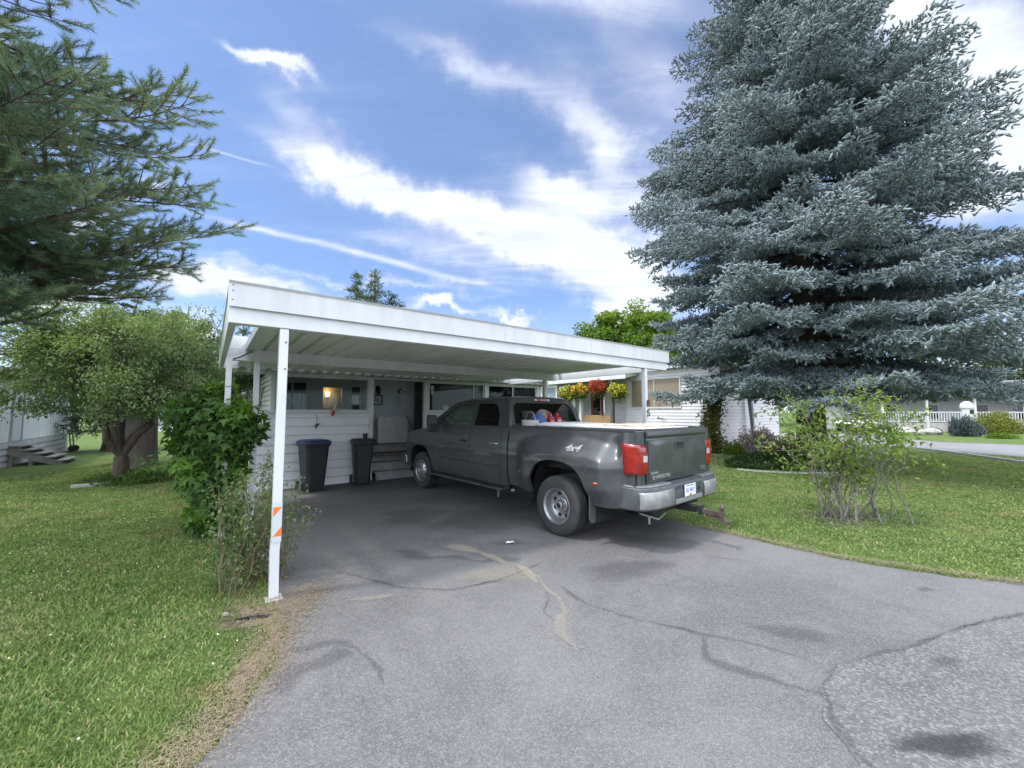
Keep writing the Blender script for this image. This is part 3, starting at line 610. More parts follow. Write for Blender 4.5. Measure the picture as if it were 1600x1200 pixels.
# ================================================================ NEIGHBOURING HOME (right, behind the truck)
nb = frame('neighbour_home', 17.8, 4.35); tag(nb, 'pale lilac sided neighbouring home with carport awning and boarded window behind the truck', 'house')
mb = siding(MB(), (0,0,0), Y_, -X, 4.95, 0, 3.8, [(1.85,4.55,1.93,3.32)], .15, .016); mb.build('side_wall', NSIDING, nb, fix=False)
mb = siding(MB(), (0.0,0,0), X, -Y_, 6.5, 0, 3.3, (), .15, .016); mb.build('garage_wall', NSIDING, nb, fix=False)
MB().box(-.05,.06,-.05,.06,0,3.7).build('corner_trim', WHITE, nb); MB().box(6.5,6.56,0,9,0,3.3).build('end_wall', NSIDING, nb)
f = MB().box(-.05,.0,1.78,1.85,1.86,3.39).box(-.05,.0,4.55,4.62,1.86,3.39).box(-.05,.0,1.85,4.55,3.32,3.39).box(-.05,.0,1.85,4.55,1.86,1.93).build('window', WHITE, nb)
MB().box(-.02,.01,1.85,4.55,1.93,3.32).build('board', mat('brown_paper_board', (.30,.24,.18), .8, var=.1), f)
MB().box(-.035,-.0225,3.2,3.26,1.93,3.32).build('mullion', mat('dull_trim', (.5,.48,.46), .6), f)
MB().prism([(-.35,3.80),(7,3.4),(7,3.5),(-.35,3.95)], 'y', -.35, 5.3).build('roof', mat('pale_metal_roof', (.62,.63,.66), .45, var=.15), nb)
MB().box(-.38,-.33,-.35,5.3,3.78,3.98).build('fascia', WHITE, nb)
# porch section
mb = MB().prism([(-1.1,3.42),(-1.1,3.62),(.7,3.86),(.7,3.76)], 'y', 4.1, 14.6); mb.build('awning', mat('awning_metal', (.58,.60,.63), .45, var=.2, vscale=2), nb)
MB().box(-1.16,-1.10,4.1,14.6,3.38,3.66).build('gutter', WHITE, nb)
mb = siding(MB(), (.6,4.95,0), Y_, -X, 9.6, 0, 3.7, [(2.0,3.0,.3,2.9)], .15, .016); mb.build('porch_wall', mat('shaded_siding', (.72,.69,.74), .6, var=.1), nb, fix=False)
mb = siding(MB(), (0,4.95,0), X, Y_, .6, 0, 3.7, (), .15, .016); mb.build('porch_wall', NSIDING, nb, fix=False)
d_ = MB().box(.56,.6,7.0,7.95,.5,2.9).build('door', mat('red_door_paint', (.28,.035,.03), .45), nb); MB().box(.54,.558,7.2,7.75,1.5,2.7).build('door_window', glass_mat('dark_door_glass', (.03,.035,.06), refl=1.5), d_); MB().box(.535,.562,7.17,7.78,1.44,1.5).box(.535,.562,7.17,7.20,1.5,2.7).build('door_trim', WHITE, d_)
for y in (5.03,7.26,11.9):
    MB().box(-1.12,-.96,y-.08,y+.08,0,3.40).build('post', WHITE2 if y > 6 else mat('dark_post', (.09,.085,.08), .7), nb)
f = MB().box(-.9,-.84,9.4,10.9,1.6,1.7).box(-.9,-.84,9.4,10.9,3.2,3.36).box(-.9,-.84,9.4,9.5,1.7,3.2).box(-.9,-.84,10.8,10.9,1.7,3.2).build('window', WHITE, nb); MB().box(-.88,-.86,9.5,10.8,1.7,3.2).build('blind', mat('blue_grey_blind', (.26,.31,.38), .6, var=.35, vscale=3, stretch=(1,1,6)), f)
# carved white panel
t = frame('white_metal_screen', 16.9, 12.86); tag(t, 'white square decorative screen hanging under the neighbour awning', 'screen')
mb = MB().box(-.03,.03,-.65,-.58,1.93,3.2).box(-.03,.03,.58,.65,1.93,3.2).box(-.03,.03,-.58,.58,3.13,3.2).box(-.03,.03,-.58,.58,1.93,2.0); mb.build('frame', WHITE, t)
MB().box(.0,.02,-.58,.58,2.0,3.13).build('panel', mat('screen_white', (.72,.74,.76), .5), t)
mb = MB(); rg = random.Random(5)
for k in range(16):
    y, z = rg.uniform(-.45,.45), rg.uniform(2.1,3.0); mb.tube([(-.02,y+.09*math.cos(a),z+.09*math.sin(a)) for a in [i*.7 for i in range(6)]], .013, 5)
mb.build('scrollwork', mat('screen_grey', (.42,.45,.5), .5), t)
MB().bar((0,-.5,3.2),(0,-.5,3.5),.012).build('hanger', GREYM, t); MB().bar((0,.5,3.2),(0,.5,3.5),.012).build('hanger', GREYM, t)
# wooden fence, in two bays
WOOD = mat('orange_stained_wood', (.42,.22,.09), .65, var=.35, vscale=2.4, c2=(.30,.20,.12), bump=.4, stretch=(1,3,.35))
for y0, y1, lb in ((5.15,7.15,'orange brown board fence below the hanging baskets'),(7.38,9.4,'orange board fence left of the white awning post')):
    t = frame('wooden_fence', 16.85, 4.35+y0); tag(t, lb, 'fence')
    mb = MB(); y = 0; rg = random.Random(int(y0*10))
    while y < y1-y0-.02: mb.box(-.012,.012,y,y+.135,.08,1.50+rg.uniform(-.015,.015)); y += .142
    mb.build('boards', WOOD, t, bev=.004); MB().box(.013,.05,0,y1-y0,.3,.39).build('rail', WOOD, t); MB().box(.013,.05,0,y1-y0,1.2,1.29).build('rail', WOOD, t)
# hanging baskets
def basket(d, b, z, r, cols, label):
    t = empty('hanging_basket', W(d, b, z), 0); tag(t, label, 'hanging basket', 'flower baskets under the neighbour awning')
    MB().lathe([(0,-.34*r/.4),(.10,-.33*r/.4),(.2*r/.4,-.15),(.24*r/.4,-.02),(.22*r/.4,-.02),(0,-.05)], 16).build('basket', mat('basket_brown', (.10,.07,.05), .8), t)
    mb = MB(); [mb.tube([(.2*math.cos(a),.2*math.sin(a),0),(0,0,.55)], .006, 4) for a in (0,2.1,4.2)]; mb.tube([(0,0,.55),(0,0,3.42-z if z < 3.2 else .7)], .006, 4); mb.build('chain', BLACK, t)
    rng = np.random.default_rng(int(r*1000+d*7+b*13)); n = 1500
    dd_ = dirs(n, rng); p = dd_*(r*rng.uniform(.5,1.12,(n,1))**.6)*(1+.22*np.sin(dd_[:,:1]*5+d)*np.cos(dd_[:,2:]*4+b)); p[:,2] *= .72; p[:,2] += .05; tl_ = rng.uniform(0,1,n) < .22; p[tl_,2] -= rng.uniform(.05,.38,tl_.sum()); p[tl_,:2] *= .8
    V, F = leaves(p, dirs(n, rng)+p*2, .10, .6, rng); tri_mesh('foliage', V, F, leaf_mat('basket_leaf', (.05,.11,.02), (.09,.16,.03)), t)
    n = 1100; dd_ = dirs(n, rng); p = dd_*(r*rng.uniform(.80,1.1,(n,1)))*(1+.22*np.sin(dd_[:,:1]*5+d)*np.cos(dd_[:,2:]*4+b)); p[:,2] *= .72; p[:,2] += .07
    V, F = leaves(p, dirs(n, rng)+p*1., .085, .95, rng); tri_mesh('flowers', V, F, leaf_mat('petals', cols[0], cols[1], trans=.15), t)
basket(16.7,12.65,2.74,.50,((.75,.62,.05),(.62,.62,.12)),'yellow flower basket nearest the white awning post')
basket(16.6,11.55,2.82,.46,((.75,.60,.05),(.78,.36,.05)),'yellow and orange flower basket beside the red one')
basket(16.6,10.2,2.96,.48,((.62,.03,.03),(.70,.10,.08)),'bright red flower basket in the middle of the row')
basket(16.7,8.95,2.72,.44,((.75,.64,.06),(.60,.58,.10)),'yellow flower basket at the right end of the row')
t = frame('garden_ornament', 17.55, 7.05); tag(t, 'grey metal lizard ornament on the lilac siding', 'wall ornament'); mb = MB().tube([(0,.25,1.34),(0,.1,1.42),(0,-.05,1.36),(0,-.2,1.30)], [.02,.06,.05,.015]); mb.tube([(0,.12,1.42),(-.02,.2,1.52)], .012); mb.tube([(0,-.05,1.36),(-.02,-.1,1.24)], .012); mb.build('body', GREYM, t)
tag(sheet('concrete_strip', [W(15.6,3.2).to_2d()[:],W(15.9,4.3).to_2d()[:],W(24,4.3).to_2d()[:],W(24,3.1).to_2d()[:],W(19,2.7).to_2d()[:],W(17,2.6).to_2d()[:]], .006, CONC), kind='structure')
# flower stake
t = empty('garden_stake', (11.9,17.9,0)); tag(t, 'rusty metal flower on a thin rod against the garage siding', 'garden ornament')
MB().tube([(0,0,0),(.02,0,1.9)], .012, 6).build('rod', GREYM, t); mb = MB()
for k in range(8): a = k*math.pi/4; mb.tube([(.02,0,2.0),(.02+.14*math.cos(a),-.03,2.0+.14*math.sin(a)),(.02+.26*math.cos(a),0,2.0+.26*math.sin(a))], [.01,.05,.01], 5)
mb.build('flower_head', mat('rusty_metal', (.22,.14,.10), .8, var=.5), t)
t = empty('wooden_stake', (10.65,15.5,0), .3); tag(t, 'pale wooden stake standing left of the spruce trunk', 'stake'); MB().bar((0,0,0),(.0,0,.95),.05,.03).build('post', mat('weathered_wood', (.30,.25,.18), .85, var=.3, bump=.4), t)
t = empty('downspout_pipe', (11.3,18.9,0)); tag(t, 'grey leaning pipe against the garage siding', 'pipe'); MB().tube([(-.12,0,3.1),(0,0,1.4),(.02,0,.4)], [.13,.10,.06], 8).build('pipe', GREYM, t, smooth=True)

# ================================================================ LEFT WHITE MOBILE HOME
lh = frame('white_mobile_home', -5.02, 14.6); tag(lh, 'white vertical panelled mobile home at the left with wooden stairs', 'house')
mb = siding(MB(), (0,-3.5,0), Y_, X, 10.4, 0, .76, (), .19, .02); mb.build('skirting', mat('skirting_siding', (.50,.50,.53), .6, var=.2), lh, fix=False)
mb = MB(); y = -3.5
while y < 6.85: mb.box(-.02,.0,y,y+.27,.762,2.75).box(-.02,.008,y+.27,y+.298,.762,2.75); y += .30
mb.build('wall_panelling', mat('white_metal_panel', (.80,.83,.88), .45, var=.08, vscale=.6), lh)
MB().box(-3.6,-.02,6.86,6.9,0,2.75).build('end_wall', mat('white_metal_panel2', (.66,.69,.74), .5), lh)
MB().box(-3.8,.25,-3.6,7.1,2.76,2.92).build('roof', WHITE2, lh)
dr = MB().box(.01,.04,.55,1.25,.80,2.70).build('door', mat('door_white', (.62,.64,.70), .5), lh); MB().box(.041,.05,.78,1.02,1.75,2.15).build('door_window', glass_mat('dark_glass', (.08,.09,.1), refl=1.5), dr)
mb = MB().box(.008,.05,.45,.50,.78,2.72).box(.008,.05,1.32,1.37,.78,2.72); mb.build('door_frame', mat('grey_trim', (.38,.38,.42), .5), lh)
MB().box(.009,.06,-1.6,-1.55,.0,2.7).build('seam_strip', mat('grey_trim2', (.40,.40,.44), .5), lh)
sw = frame('wooden_stairs', -5.0, 15.0); tag(sw, 'grey weathered wooden stairs leading down from the mobile home door', 'stairs')
GW = mat('grey_weathered_wood', (.30,.28,.27), .85, var=.35, vscale=6, bump=.5, stretch=(.4,1,1))
mb = MB()
for y in (0,1.15): mb.prism([(0,.36),(0,.64),(1.25,.02),(.9,.0)], 'y', y, y+.04)
mb.build('stringer', GW, sw); mb = MB()
for k in range(5): mb.box(.03+.24*k,.29+.24*k,-.05,1.24,.60-.125*k,.635-.125*k)
mb.build('treads', GW, sw); MB().box(.01,.09,.05,.13,0,.36).build('support_post', GW, sw); MB().box(.42,.50,.05,.13,0,.2).build('support_post', GW, sw)
# folding trolley at the far corner
t = frame('folded_cart', -4.72, 20.6); tag(t, 'small grey folded cart leaning on the far corner skirting', 'cart')
mb = MB(); 
for y in (0,.5): mb.bar((0,y,.1),(-.1,y,.95),.04)
for z in (.25,.5,.75,.93): mb.bar((-.03,0,z),(-.03,.5,z),.03)
mb.build('frame', mat('slate_metal', (.12,.13,.15), .5), t)
for y in (-.02,.52): MB().lathe([(0,-.02),(.12,-.02),(.13,0),(.12,.02),(0,.02)], 14, Matrix.Translation((.03,y,.13)), 'Y').build('wheel', BLACK, t)

# ================================================================ FAR RIGHT HOUSE
fh = empty('far_house', (38,36.5,0), R(-14)); tag(fh, 'far pale house with white porch railing across the road', 'house')
MB().box(-7,9,0,6,0,3.0).build('wall', mat('far_cream_wall', (.50,.50,.50), .7, var=.1), fh); MB().prism([(-2.9,3.0),(6.4,3.0),(2,4.6)], 'x', -7.6, 9.6).build('roof', mat('far_grey_roof', (.14,.14,.15), .8), fh)
MB().box(-5,7.5,-2.6,-.02,.0,.75).build('deck', mat('far_stone', (.48,.46,.44), .8, var=.3, vscale=2), fh)
for x in (-3.6,-.4,3.2,6.2): f = MB().box(x,x+1.1,-.05,-.0,1.0,2.4).build('window', WHITE, fh); MB().box(x+.08,x+1.02,-.07,-.052,1.08,2.32).build('pane', glass_mat('far_glass', (.05,.06,.08), refl=1.5), f)
mb = MB().box(-5,4.8,-2.6,-2.54,1.62,1.70).box(-5,4.8,-2.6,-2.54,.84,.90); x = -5
while x < 4.8: mb.box(x,x+.05,-2.59,-2.55,.9,1.62); x += .19
mb.build('railing', WHITE, fh)
for x in (-5,-1.8,1.5,4.8,7.4): MB().box(x-.07,x+.09,-2.66,-2.5,.0,3.0).build('porch_post', WHITE, fh)
t = empty('patio_umbrella', (45.2,36.4,0)); tag(t, 'faded pink patio umbrella at the right end of the far porch', 'umbrella')
MB().tube([(0,0,0),(0,0,2.9)], .03).build('pole', WHITE, t); mb = MB(); mb.grid(lambda u, v: (1.9*v*math.cos(2*math.pi*u), 1.9*v*math.sin(2*math.pi*u), 2.85-.8*v**1.3), 10, 4); mb.build('canopy', mat('pink_canvas', (.55,.26,.26), .8), t, solid=.01)
t = empty('white_pillar', (33.6,29.6,0)); tag(t, 'white round topped garden pillar beside the lavender', 'pillar')
MB().lathe([(0,0),(.38,0),(.36,.1),(.30,.12),(.30,1.9),(.36,1.95),(.38,2.1),(.3,2.32),(.12,2.46),(0,2.48)], 18).build('column', WHITE, t, smooth=True); MB().box(-.12,.12,-.34,-.28,1.55,1.85).build('slot', DARK, t)
# parked car, facing the road end
t = empty('parked_car', (30.4,35.2,0), R(205)); tag(t, 'white parked car seen through the bare shrub stems', 'car')
mb = MB(); sec = [(-2.2,.35,.75,.80),(-2.1,.30,.92,.86),(-1.2,.28,1.0,.9),(0,.28,1.02,.91),(1.0,.28,1.0,.9),(1.9,.3,.92,.86),(2.25,.38,.72,.75)]
for x, z0, z1, hw in sec: mb.v += [(x,-hw,z0),(x,-hw*1.02,(z0+z1)/2),(x,-hw*.9,z1),(x,hw*.9,z1),(x,hw*1.02,(z0+z1)/2),(x,hw,z0)]
for i in range(len(sec)-1): mb.f += [(i*6+j, i*6+(j+1)%6, i*6+6+(j+1)%6, i*6+6+j) for j in range(6)]
mb.f += [tuple(range(6)), tuple(36+j for j in range(6))]; mb.build('body', mat('car_white', (.75,.77,.8), .3, coat=.5), t, smooth=True, bev=.02)
mb = MB(); mb.prism([(-1.9,1.0),(-1.3,1.5),(.2,1.52),(1.0,1.0)], 'y', -.75, .75); mb.build('cabin', glass_mat('car_glass', (.04,.05,.05), refl=1.5), t, bev=.05); MB().box(-1.25,.15,-.68,.68,1.525,1.56).build('roof', bpy.data.materials['car_white'], t, bev=.02)
MB().box(2.2,2.29,-.6,.6,.42,.70).build('grille', BLACK, t)
for x in (-1.35,1.4):
    for y in (-.82,.82): MB().lathe([(0,-.1),(.2,-.1),(.31,-.09),(.33,0),(.31,.09),(.2,.1),(0,.1)], 18, Matrix.Translation((x,y,.33)), 'Y').build('wheel', BLACK, t, smooth=True)
for y in (-.68,.68): MB().ball((2.15,y,.72), .12, 8, 6).build('headlight', SIL, t)
# stacked landscape stones
rg = random.Random(3); SM = mat('pale_fieldstone', (.50,.48,.46), .85, var=.3, vscale=3, bump=.6)
for k, (sz_, lb_) in enumerate(((.9,'leftmost fieldstone of the rockery across the road'),(1.5,'largest pale slab of the rockery across the road'),(.7,'small fieldstone right of the largest slab'),(1.1,'flat fieldstone nearest the lavender clump'))):
    mb = MB(); mb.ball((0,0,.2), .5*sz_, 9, 6, (1+rg.random()*.6,.7,.5)); mb.v = [(x+rg.uniform(-.05,.05), y+rg.uniform(-.05,.05), max(0,z+rg.uniform(-.04,.04))) for x, y, z in mb.v]
    o = mb.build('boulder', SM, fix=True); o.location = (27.9+k*1.15+rg.uniform(-.1,.1), 30.2-k*.16+rg.uniform(-.3,.3), 0); o.rotation_euler = (0,0,rg.uniform(0,6)); tag(o, lb_, 'boulder', 'fieldstones of the rockery')
# far white house between the tree trunk and the climbing vine
t = empty('distant_house', (-27,36,0), R(20)); tag(t, 'small distant white house seen between the fruit tree and the vine', 'house')
MB().box(-4,5,0,6,0,2.7).build('wall', mat('distant_white', (.62,.63,.66), .7), t); MB().prism([(-.5,2.7),(6.5,2.7),(3,4)], 'x', -4.4, 5.4).build('roof', mat('distant_roof', (.25,.25,.27), .8), t)
for x in (-2.5,2): f = MB().box(x,x+1.2,-.05,0,1.0,2.0).build('window', WHITE2, t); MB().box(x+.08,x+1.12,-.07,-.052,1.08,1.92).build('pane', DARK, f)
# litter, stick
t = empty('crumpled_wrapper', (-.03,5.22,.014), .4); tag(t, 'crumpled white wrapper on the driveway left of the rear wheel', 'litter')
mb = MB(); rg = random.Random(8); mb.grid(lambda u, v: (-.05+.1*u, -.022+.045*v+.01*math.sin(u*5), .004+rg.uniform(0,.02)), 8, 5); mb.build('wrapper', mat('wrapper_white', (.6,.62,.62), .4), t, fix=False, solid=.001)
t = empty('black_offcut', (-2.08,3.36,.02), .25); tag(t, 'flat black plastic offcut lying in dry needles before the left post', 'offcut')
mb = MB(); mb.prism([(-.15,-.012),(-.02,-.02),(.09,-.018),(.13,.0),(.08,.016),(-.05,.012)], 'z', -.002, .012); mb.build('strip', BLACK, t); 
t = empty('pebble', (-2.36,3.42,.0)); tag(t, 'round grey stone at the foot of the small post shrub', 'stone'); MB().ball((0,0,.015), .028, 10, 6, (1,.8,.7)).build('stone', mat('pebble_grey', (.2,.195,.185), .85), t, smooth=True)
t = empty('bed_edging', (-9.3,9.35,0), .25); tag(t, 'low pale concrete edging at the foot of the fruit tree', 'edging')
MB().bar((-.5,-.3,.03),(.45,.22,.03),.10,.09).build('edging_block', CONC, t, bev=.01)
# ================================================================ PICKUP TRUCK
tr = empty('pickup_truck', (1.486, 6.307, 0), R(130.3)); tag(tr, 'dented dark grey crew cab pickup with dual rear wheels parked under the carport', 'pickup truck')
pm = bpy.data.materials.new('dusty_grey_paint'); pm.use_nodes = True; N = NT(pm.node_tree)
g = N.n('ShaderNodeTexCoord'); o_ = g.outputs['Object']
sz = N.n('ShaderNodeSeparateXYZ', i={0: o_})
d1 = N.noise(1.3, o_, 6, .65); d2 = N.noise(9, N.scalev(o_, (1,1,.35)), 5, .7)
dust = N.m('MULTIPLY', N.ramp(d1, .35, .75), N.ramp(d2, .3, .75)); lowz = N.ramp(sz.outputs[2], .95, .45)
dust = N.m('ADD', N.m('MULTIPLY', dust, .45), N.m('MULTIPLY', lowz, N.m('MULTIPLY', d2, .5)), clamp=True)
b = N.n('ShaderNodeBsdfPrincipled', i={'Base Color': N.mix(dust, (.050,.054,.060), (.135,.133,.135)), 'Metallic': .25, 'Roughness': N.m('ADD', .38, N.m('MULTIPLY', dust, .45)), 'Coat Weight': N.m('SUBTRACT', .6, N.m('MULTIPLY', dust, .6), clamp=True), 'Coat Roughness': .14})
N.n('ShaderNodeOutputMaterial', i={0: b}); PAINT = pm
def ss(a, b, x): t = min(1, max(0, (x-a)/(b-a))); return t*t*(3-2*t)
def gs(x, c, s): return math.exp(-((x-c)/s)**2)
def ybody(x, z, dent=True):
    y = .985 - (.055*((.78-z)/.33)**2 if z < .78 else 0) - (.065*((z-1.0)/.45)**2 if z > 1.0 else 0)
    y += .006*gs(z, .98, .03)
    if x < 1.1:                                      # dual wheel fender
        fx = ss(1.05,.60,x)*ss(-1.02,-.74,x); zt = 1.34-.10*abs(x/.9)**2
        fz = ss(zt+.04, zt-.26, z)*(1-.35*ss(.75,.5,z))
        y += .215*fx*fz
        if dent:
            y -= .060*gs(x,-.84,.08)*gs(z,1.20,.14); y += .022*gs(x,-.95,.045)*gs(z,1.22,.16)
            y -= .020*gs(x,-.90,.06)*gs(z,.85,.16); y -= .018*gs(x,.62,.12)*gs(z,1.08,.08)
    if x > 3.3:                                       # front fender flare and nose taper
        f = math.sqrt(max(0, 1-((x-4.26)/.72)**2)) if abs(x-4.26) < .72 else 0
        y += .03*f*ss(1.15,.95,z); y -= .10*ss(4.75,5.2,x)**2
    return y
def arch(x, c, hw, top, base=.30):
    u = abs(x-c)/hw
    return base+(top-base)*(1-u**2.7)**(1/2.7) if u < 1 else 0
def zb(x):
    z = .50 if x < 1.25 else .44
    if x > 4.9: z = .42
    return max(z, arch(x, 0, .58, 1.02, .28), arch(x, 4.26, .53, .95, .28))
def side(name, x0, x1, zt, sgn, par=tr, m=None, gap=.004, dent=True, inset=0, z1=None):
    nx = max(4, int((x1-x0)/.018)); nz = 40
    def fn(u, v):
        x = x0+gap+(x1-x0-2*gap)*u; lo = zb(x) if z1 is None else z1; z = lo+(zt(x)-lo)*v
        return (x, sgn*(ybody(x, z, dent and sgn > 0)-inset), z)
    mb = MB().grid(fn, nx, nz, flip=sgn > 0)
    # lips along the lower rim, so the sheet reads as having a thickness
    mb.grid(lambda u, v: (lambda x: (x, sgn*(ybody(x, zb(x), dent and sgn > 0)-inset-.05*v), zb(x)+.008*v))(x0+gap+(x1-x0-2*gap)*u), nx, 1)
    return mb.build(name, m or PAINT, par, smooth=True)
belt = lambda x: 1.42 if x < 3.5 else 1.42-.11*ss(3.5,4.1,x)-.11*ss(4.2,5.15,x)
for s in (1,-1):
    bs = side('bed_side', -1.13, 1.245, lambda x: 1.45, s)
    dr = side('rear_door', 1.27+.17, 2.36, belt, s); df = side('front_door', 2.36, 3.52, belt, s)
    side('cab_corner', 1.265, 1.44, belt, s); side('front_fender', 3.52, 5.12, belt, s)
    for dd, x in ((dr,1.62),(df,2.58)):
        y = s*(ybody(x,1.14)+.012)
        h = MB().tube([(x-.11,y-s*.012,1.14),(x-.09,y+s*.02,1.145),(x+.09,y+s*.02,1.145),(x+.11,y-s*.012,1.14)], .016, 8).build('handle', BLACK if x > 2 else mat('handle_chrome', (.35,.36,.38), .25, metal=.8), dd, smooth=True)
    # door moulding
    for dd, a, b_ in ((dr,1.50,2.33),(df,2.40,3.45)):
        MB().grid(lambda u, v: (a+(b_-a)*u, s*(ybody(a+(b_-a)*u, .80)+.004+.012*math.sin(math.pi*v)), .755+.06*v), 6, 4).build('moulding', PAINT, dd, smooth=True)
    # wheel housings
    for nm, c, hw, top, yo in (('wheel_housing',0,.60,1.05,1.04),('wheel_housing',4.26,.55,.98,.95)):
        mb = MB(); n = 16
        mb.grid(lambda u, v: (lambda x: (x, s*(.50+(yo-.50)*v), arch(x,c,hw,top,.28) or .28))(c-hw+2*hw*u*.9999), n*2, 2); mb.box(c-hw,c+hw,s*.5-.005,s*.5+.005,.3,top+.03)
        mb.build(nm, mat('housing_black', (.012,.012,.013), .8), tr, fix=False)
    # greenhouse frame with real openings
    ys = lambda z: s*(.925-.155*(z-1.42)/.46)
    P = [(3.98,1.40),(3.50,1.66),(3.10,1.86),(2.85,1.895),(1.52,1.905),(1.40,1.86),(1.27,1.42)]
    H1 = [(3.62,1.435),(3.38,1.60),(3.06,1.78),(2.86,1.82),(2.44,1.83),(2.40,1.435)]
    H2 = [(2.29,1.435),(2.31,1.83),(1.86,1.83),(1.72,1.80),(1.60,1.62),(1.56,1.435)]
    plate(P, [H1, H2], lambda x, z: (x, ys(z), z), 'window_frame', PAINT, tr, .03)
    TINT = glass_mat('cab_side_glass', (.82,.90,.87), refl=.6); TINT2 = glass_mat('cab_rear_side_glass', (.22,.25,.25), refl=.9)
    for hh, gm, nm in ((H1,TINT,'side_window'),(H2,TINT2,'side_window')): plate([(x, z) for x, z in hh], [], lambda x, z: (x, ys(z)-s*.004, z), nm, gm, tr, .004)
    # mirror
    mr = MB().bar((3.36,s*.93,1.42),(3.38,s*1.14,1.40),.05,.04).bar((3.36,s*.93,1.50),(3.38,s*1.14,1.50),.04,.03).build('mirror_arm', BLACK, tr)
    MB().box(3.33,3.44,min(s*1.10,s*1.30),max(s*1.10,s*1.30),1.28,1.62).build('mirror', BLACK, tr, bev=.03); MB().box(3.322,3.329,min(s*1.12,s*1.28),max(s*1.12,s*1.28),1.42,1.60).box(3.322,3.329,min(s*1.12,s*1.28),max(s*1.12,s*1.28),1.30,1.40).build('mirror_glass', mat('mirror_face', (.05,.055,.055), .15, metal=.6), tr)
    # running board
    mb = MB(); mb.prism([(s*.90,.41),(s*1.10,.40),(s*1.13,.425),(s*1.11,.45),(s*.90,.46)], 'x', 1.28, 3.62); mb.build('running_board', mat('running_board_grey', (.10,.105,.11), .4, metal=.4, var=.4), tr, bev=.008)
    MB().grid(lambda u, v: (1.30+2.3*u, s*(.97+.11*v), .466), 2, 1).build('step_pad', BLACK, tr, fix=False)
    MB().bar((1.36,s*1.08,.41),(1.36,s*1.09,.30),.02).bar((1.28,s*.8,.43),(1.10,s*1.0,.43),.05,.03).build('bracket', GREYM, tr)
    # tail lamp
    RED = mat('tail_lamp_red', (.20,.006,.006), .15, coat=.8, var=.3, vscale=9, c2=(.34,.012,.010)); 
    def tl(u, v):   # wraps from the rear face around the corner
        t = u; z = .93+.335*v
        if t < .6: x, y = -1.155-.012*math.sin(math.pi*v), .795+(.955-.795)*t/.6
        else: a = (t-.6)/.4; x, y = -1.155+.17*a**1.3+.03*a*v, .957+.034*math.sin(a*1.57)+.008
        return (x, s*(y+.002), z+(.03*v if t > .8 else .03*v*t))
    lt = MB().grid(tl, 14, 10, flip=s < 0).build('tail_light', RED, tr, smooth=True, solid=.02)
    MB().grid(lambda u, v: (-1.178, s*(.80+.085*u), 1.075+.075*v), 4, 4).build('reverse_lens', mat('clear_lens', (.62,.60,.62), .1, coat=1., var=.4, vscale=40), lt, fix=False, solid=.006)
    MB().grid(lambda u, v: (-1.172, s*(.80+.14*u), .937+.012*v), 4, 1).grid(lambda u, v: (-1.172, s*(.80+.14*u), 1.05+.010*v), 4, 1).grid(lambda u, v: (-1.172, s*(.80+.14*u), 1.17+.010*v), 4, 1).build('lens_rib', mat('deep_red', (.28,.008,.008), .2), lt, fix=False, solid=.006)
    # rear corner of the box below and above the lamp
    MB().box(-1.145,-1.10,min(s*.795,s*.955),max(s*.795,s*.955),.56,1.449).build('rear_corner', PAINT, tr, bev=.012)
    # mud flap
    mb = MB(); mb.prism([(s*.70,.66),(s*1.15,.70),(s*1.16,.34),(s*1.12,.28),(s*.72,.27)], 'x', -.575, -.56); mf = mb.build('mud_flap', mat('dusty_rubber', (.075,.078,.085), .7, var=.4, vscale=4), tr, bev=.004)
    mf.rotation_euler = (0, 0, 0)
    MB().ball((-.70,s*(ybody(-.70,.80)+.004),.80), .022, 10, 6, (1.6,.35,.6)).build('side_marker', mat('amber_marker', (.6,.12,.06), .2), tr, smooth=True)
    MB().ball((.80,s*(ybody(.80,.78)+.004),.78), .02, 10, 6, (1.6,.35,.6)).build('side_marker', mat('amber_marker2', (.55,.2,.1), .2), tr, smooth=True)
    MB().box(5.02,5.16,min(s*.62,s*.9),max(s*.62,s*.9),.85,1.08).build('headlight', mat('headlight_lens', (.6,.62,.65), .1, coat=1), tr, bev=.03)
# bed: floor, front wall, inner sides, rails
MB().box(-1.10,1.22,-.86,.86,.90,.93).box(1.19,1.235,-.86,.86,.55,1.44).build('bed_floor', mat('bed_black', (.03,.03,.032), .7, var=.4), tr)
for s in (1,-1):
    MB().box(-1.10,1.22,min(s*.855,s*.93),max(s*.855,s*.93),1.425,1.462).box(-1.10,1.19,min(s*.855,s*.875),max(s*.855,s*.875),.93,1.424).build('bed_rail', mat('bed_rail_cap', (.035,.037,.04), .5), tr, bev=.006)
# tailgate
tg = MB(); tg.prism([(-1.10,.80),(-1.165,.80),(-1.168,1.05),(-1.163,1.335),(-1.158,1.35),(-1.182,1.385),(-1.178,1.43),(-1.16,1.452),(-1.10,1.452)], 'y', -.785, .785) if False else tg.add(
    [(x,-.785,z) for x,z in [(-1.10,.80),(-1.165,.80),(-1.170,1.05),(-1.163,1.335),(-1.158,1.352),(-1.182,1.385),(-1.178,1.43),(-1.16,1.452),(-1.10,1.452)]]+[(x,.785,z) for x,z in [(-1.10,.80),(-1.165,.80),(-1.170,1.05),(-1.163,1.335),(-1.158,1.352),(-1.182,1.385),(-1.178,1.43),(-1.16,1.452),(-1.10,1.452)]],
    [tuple(range(9)),tuple(range(9,18))[::-1]]+[(i,(i+1)%9,9+(i+1)%9,9+i) for i in range(9)])
tgo = tg.build('tailgate', PAINT, tr, bev=.006)
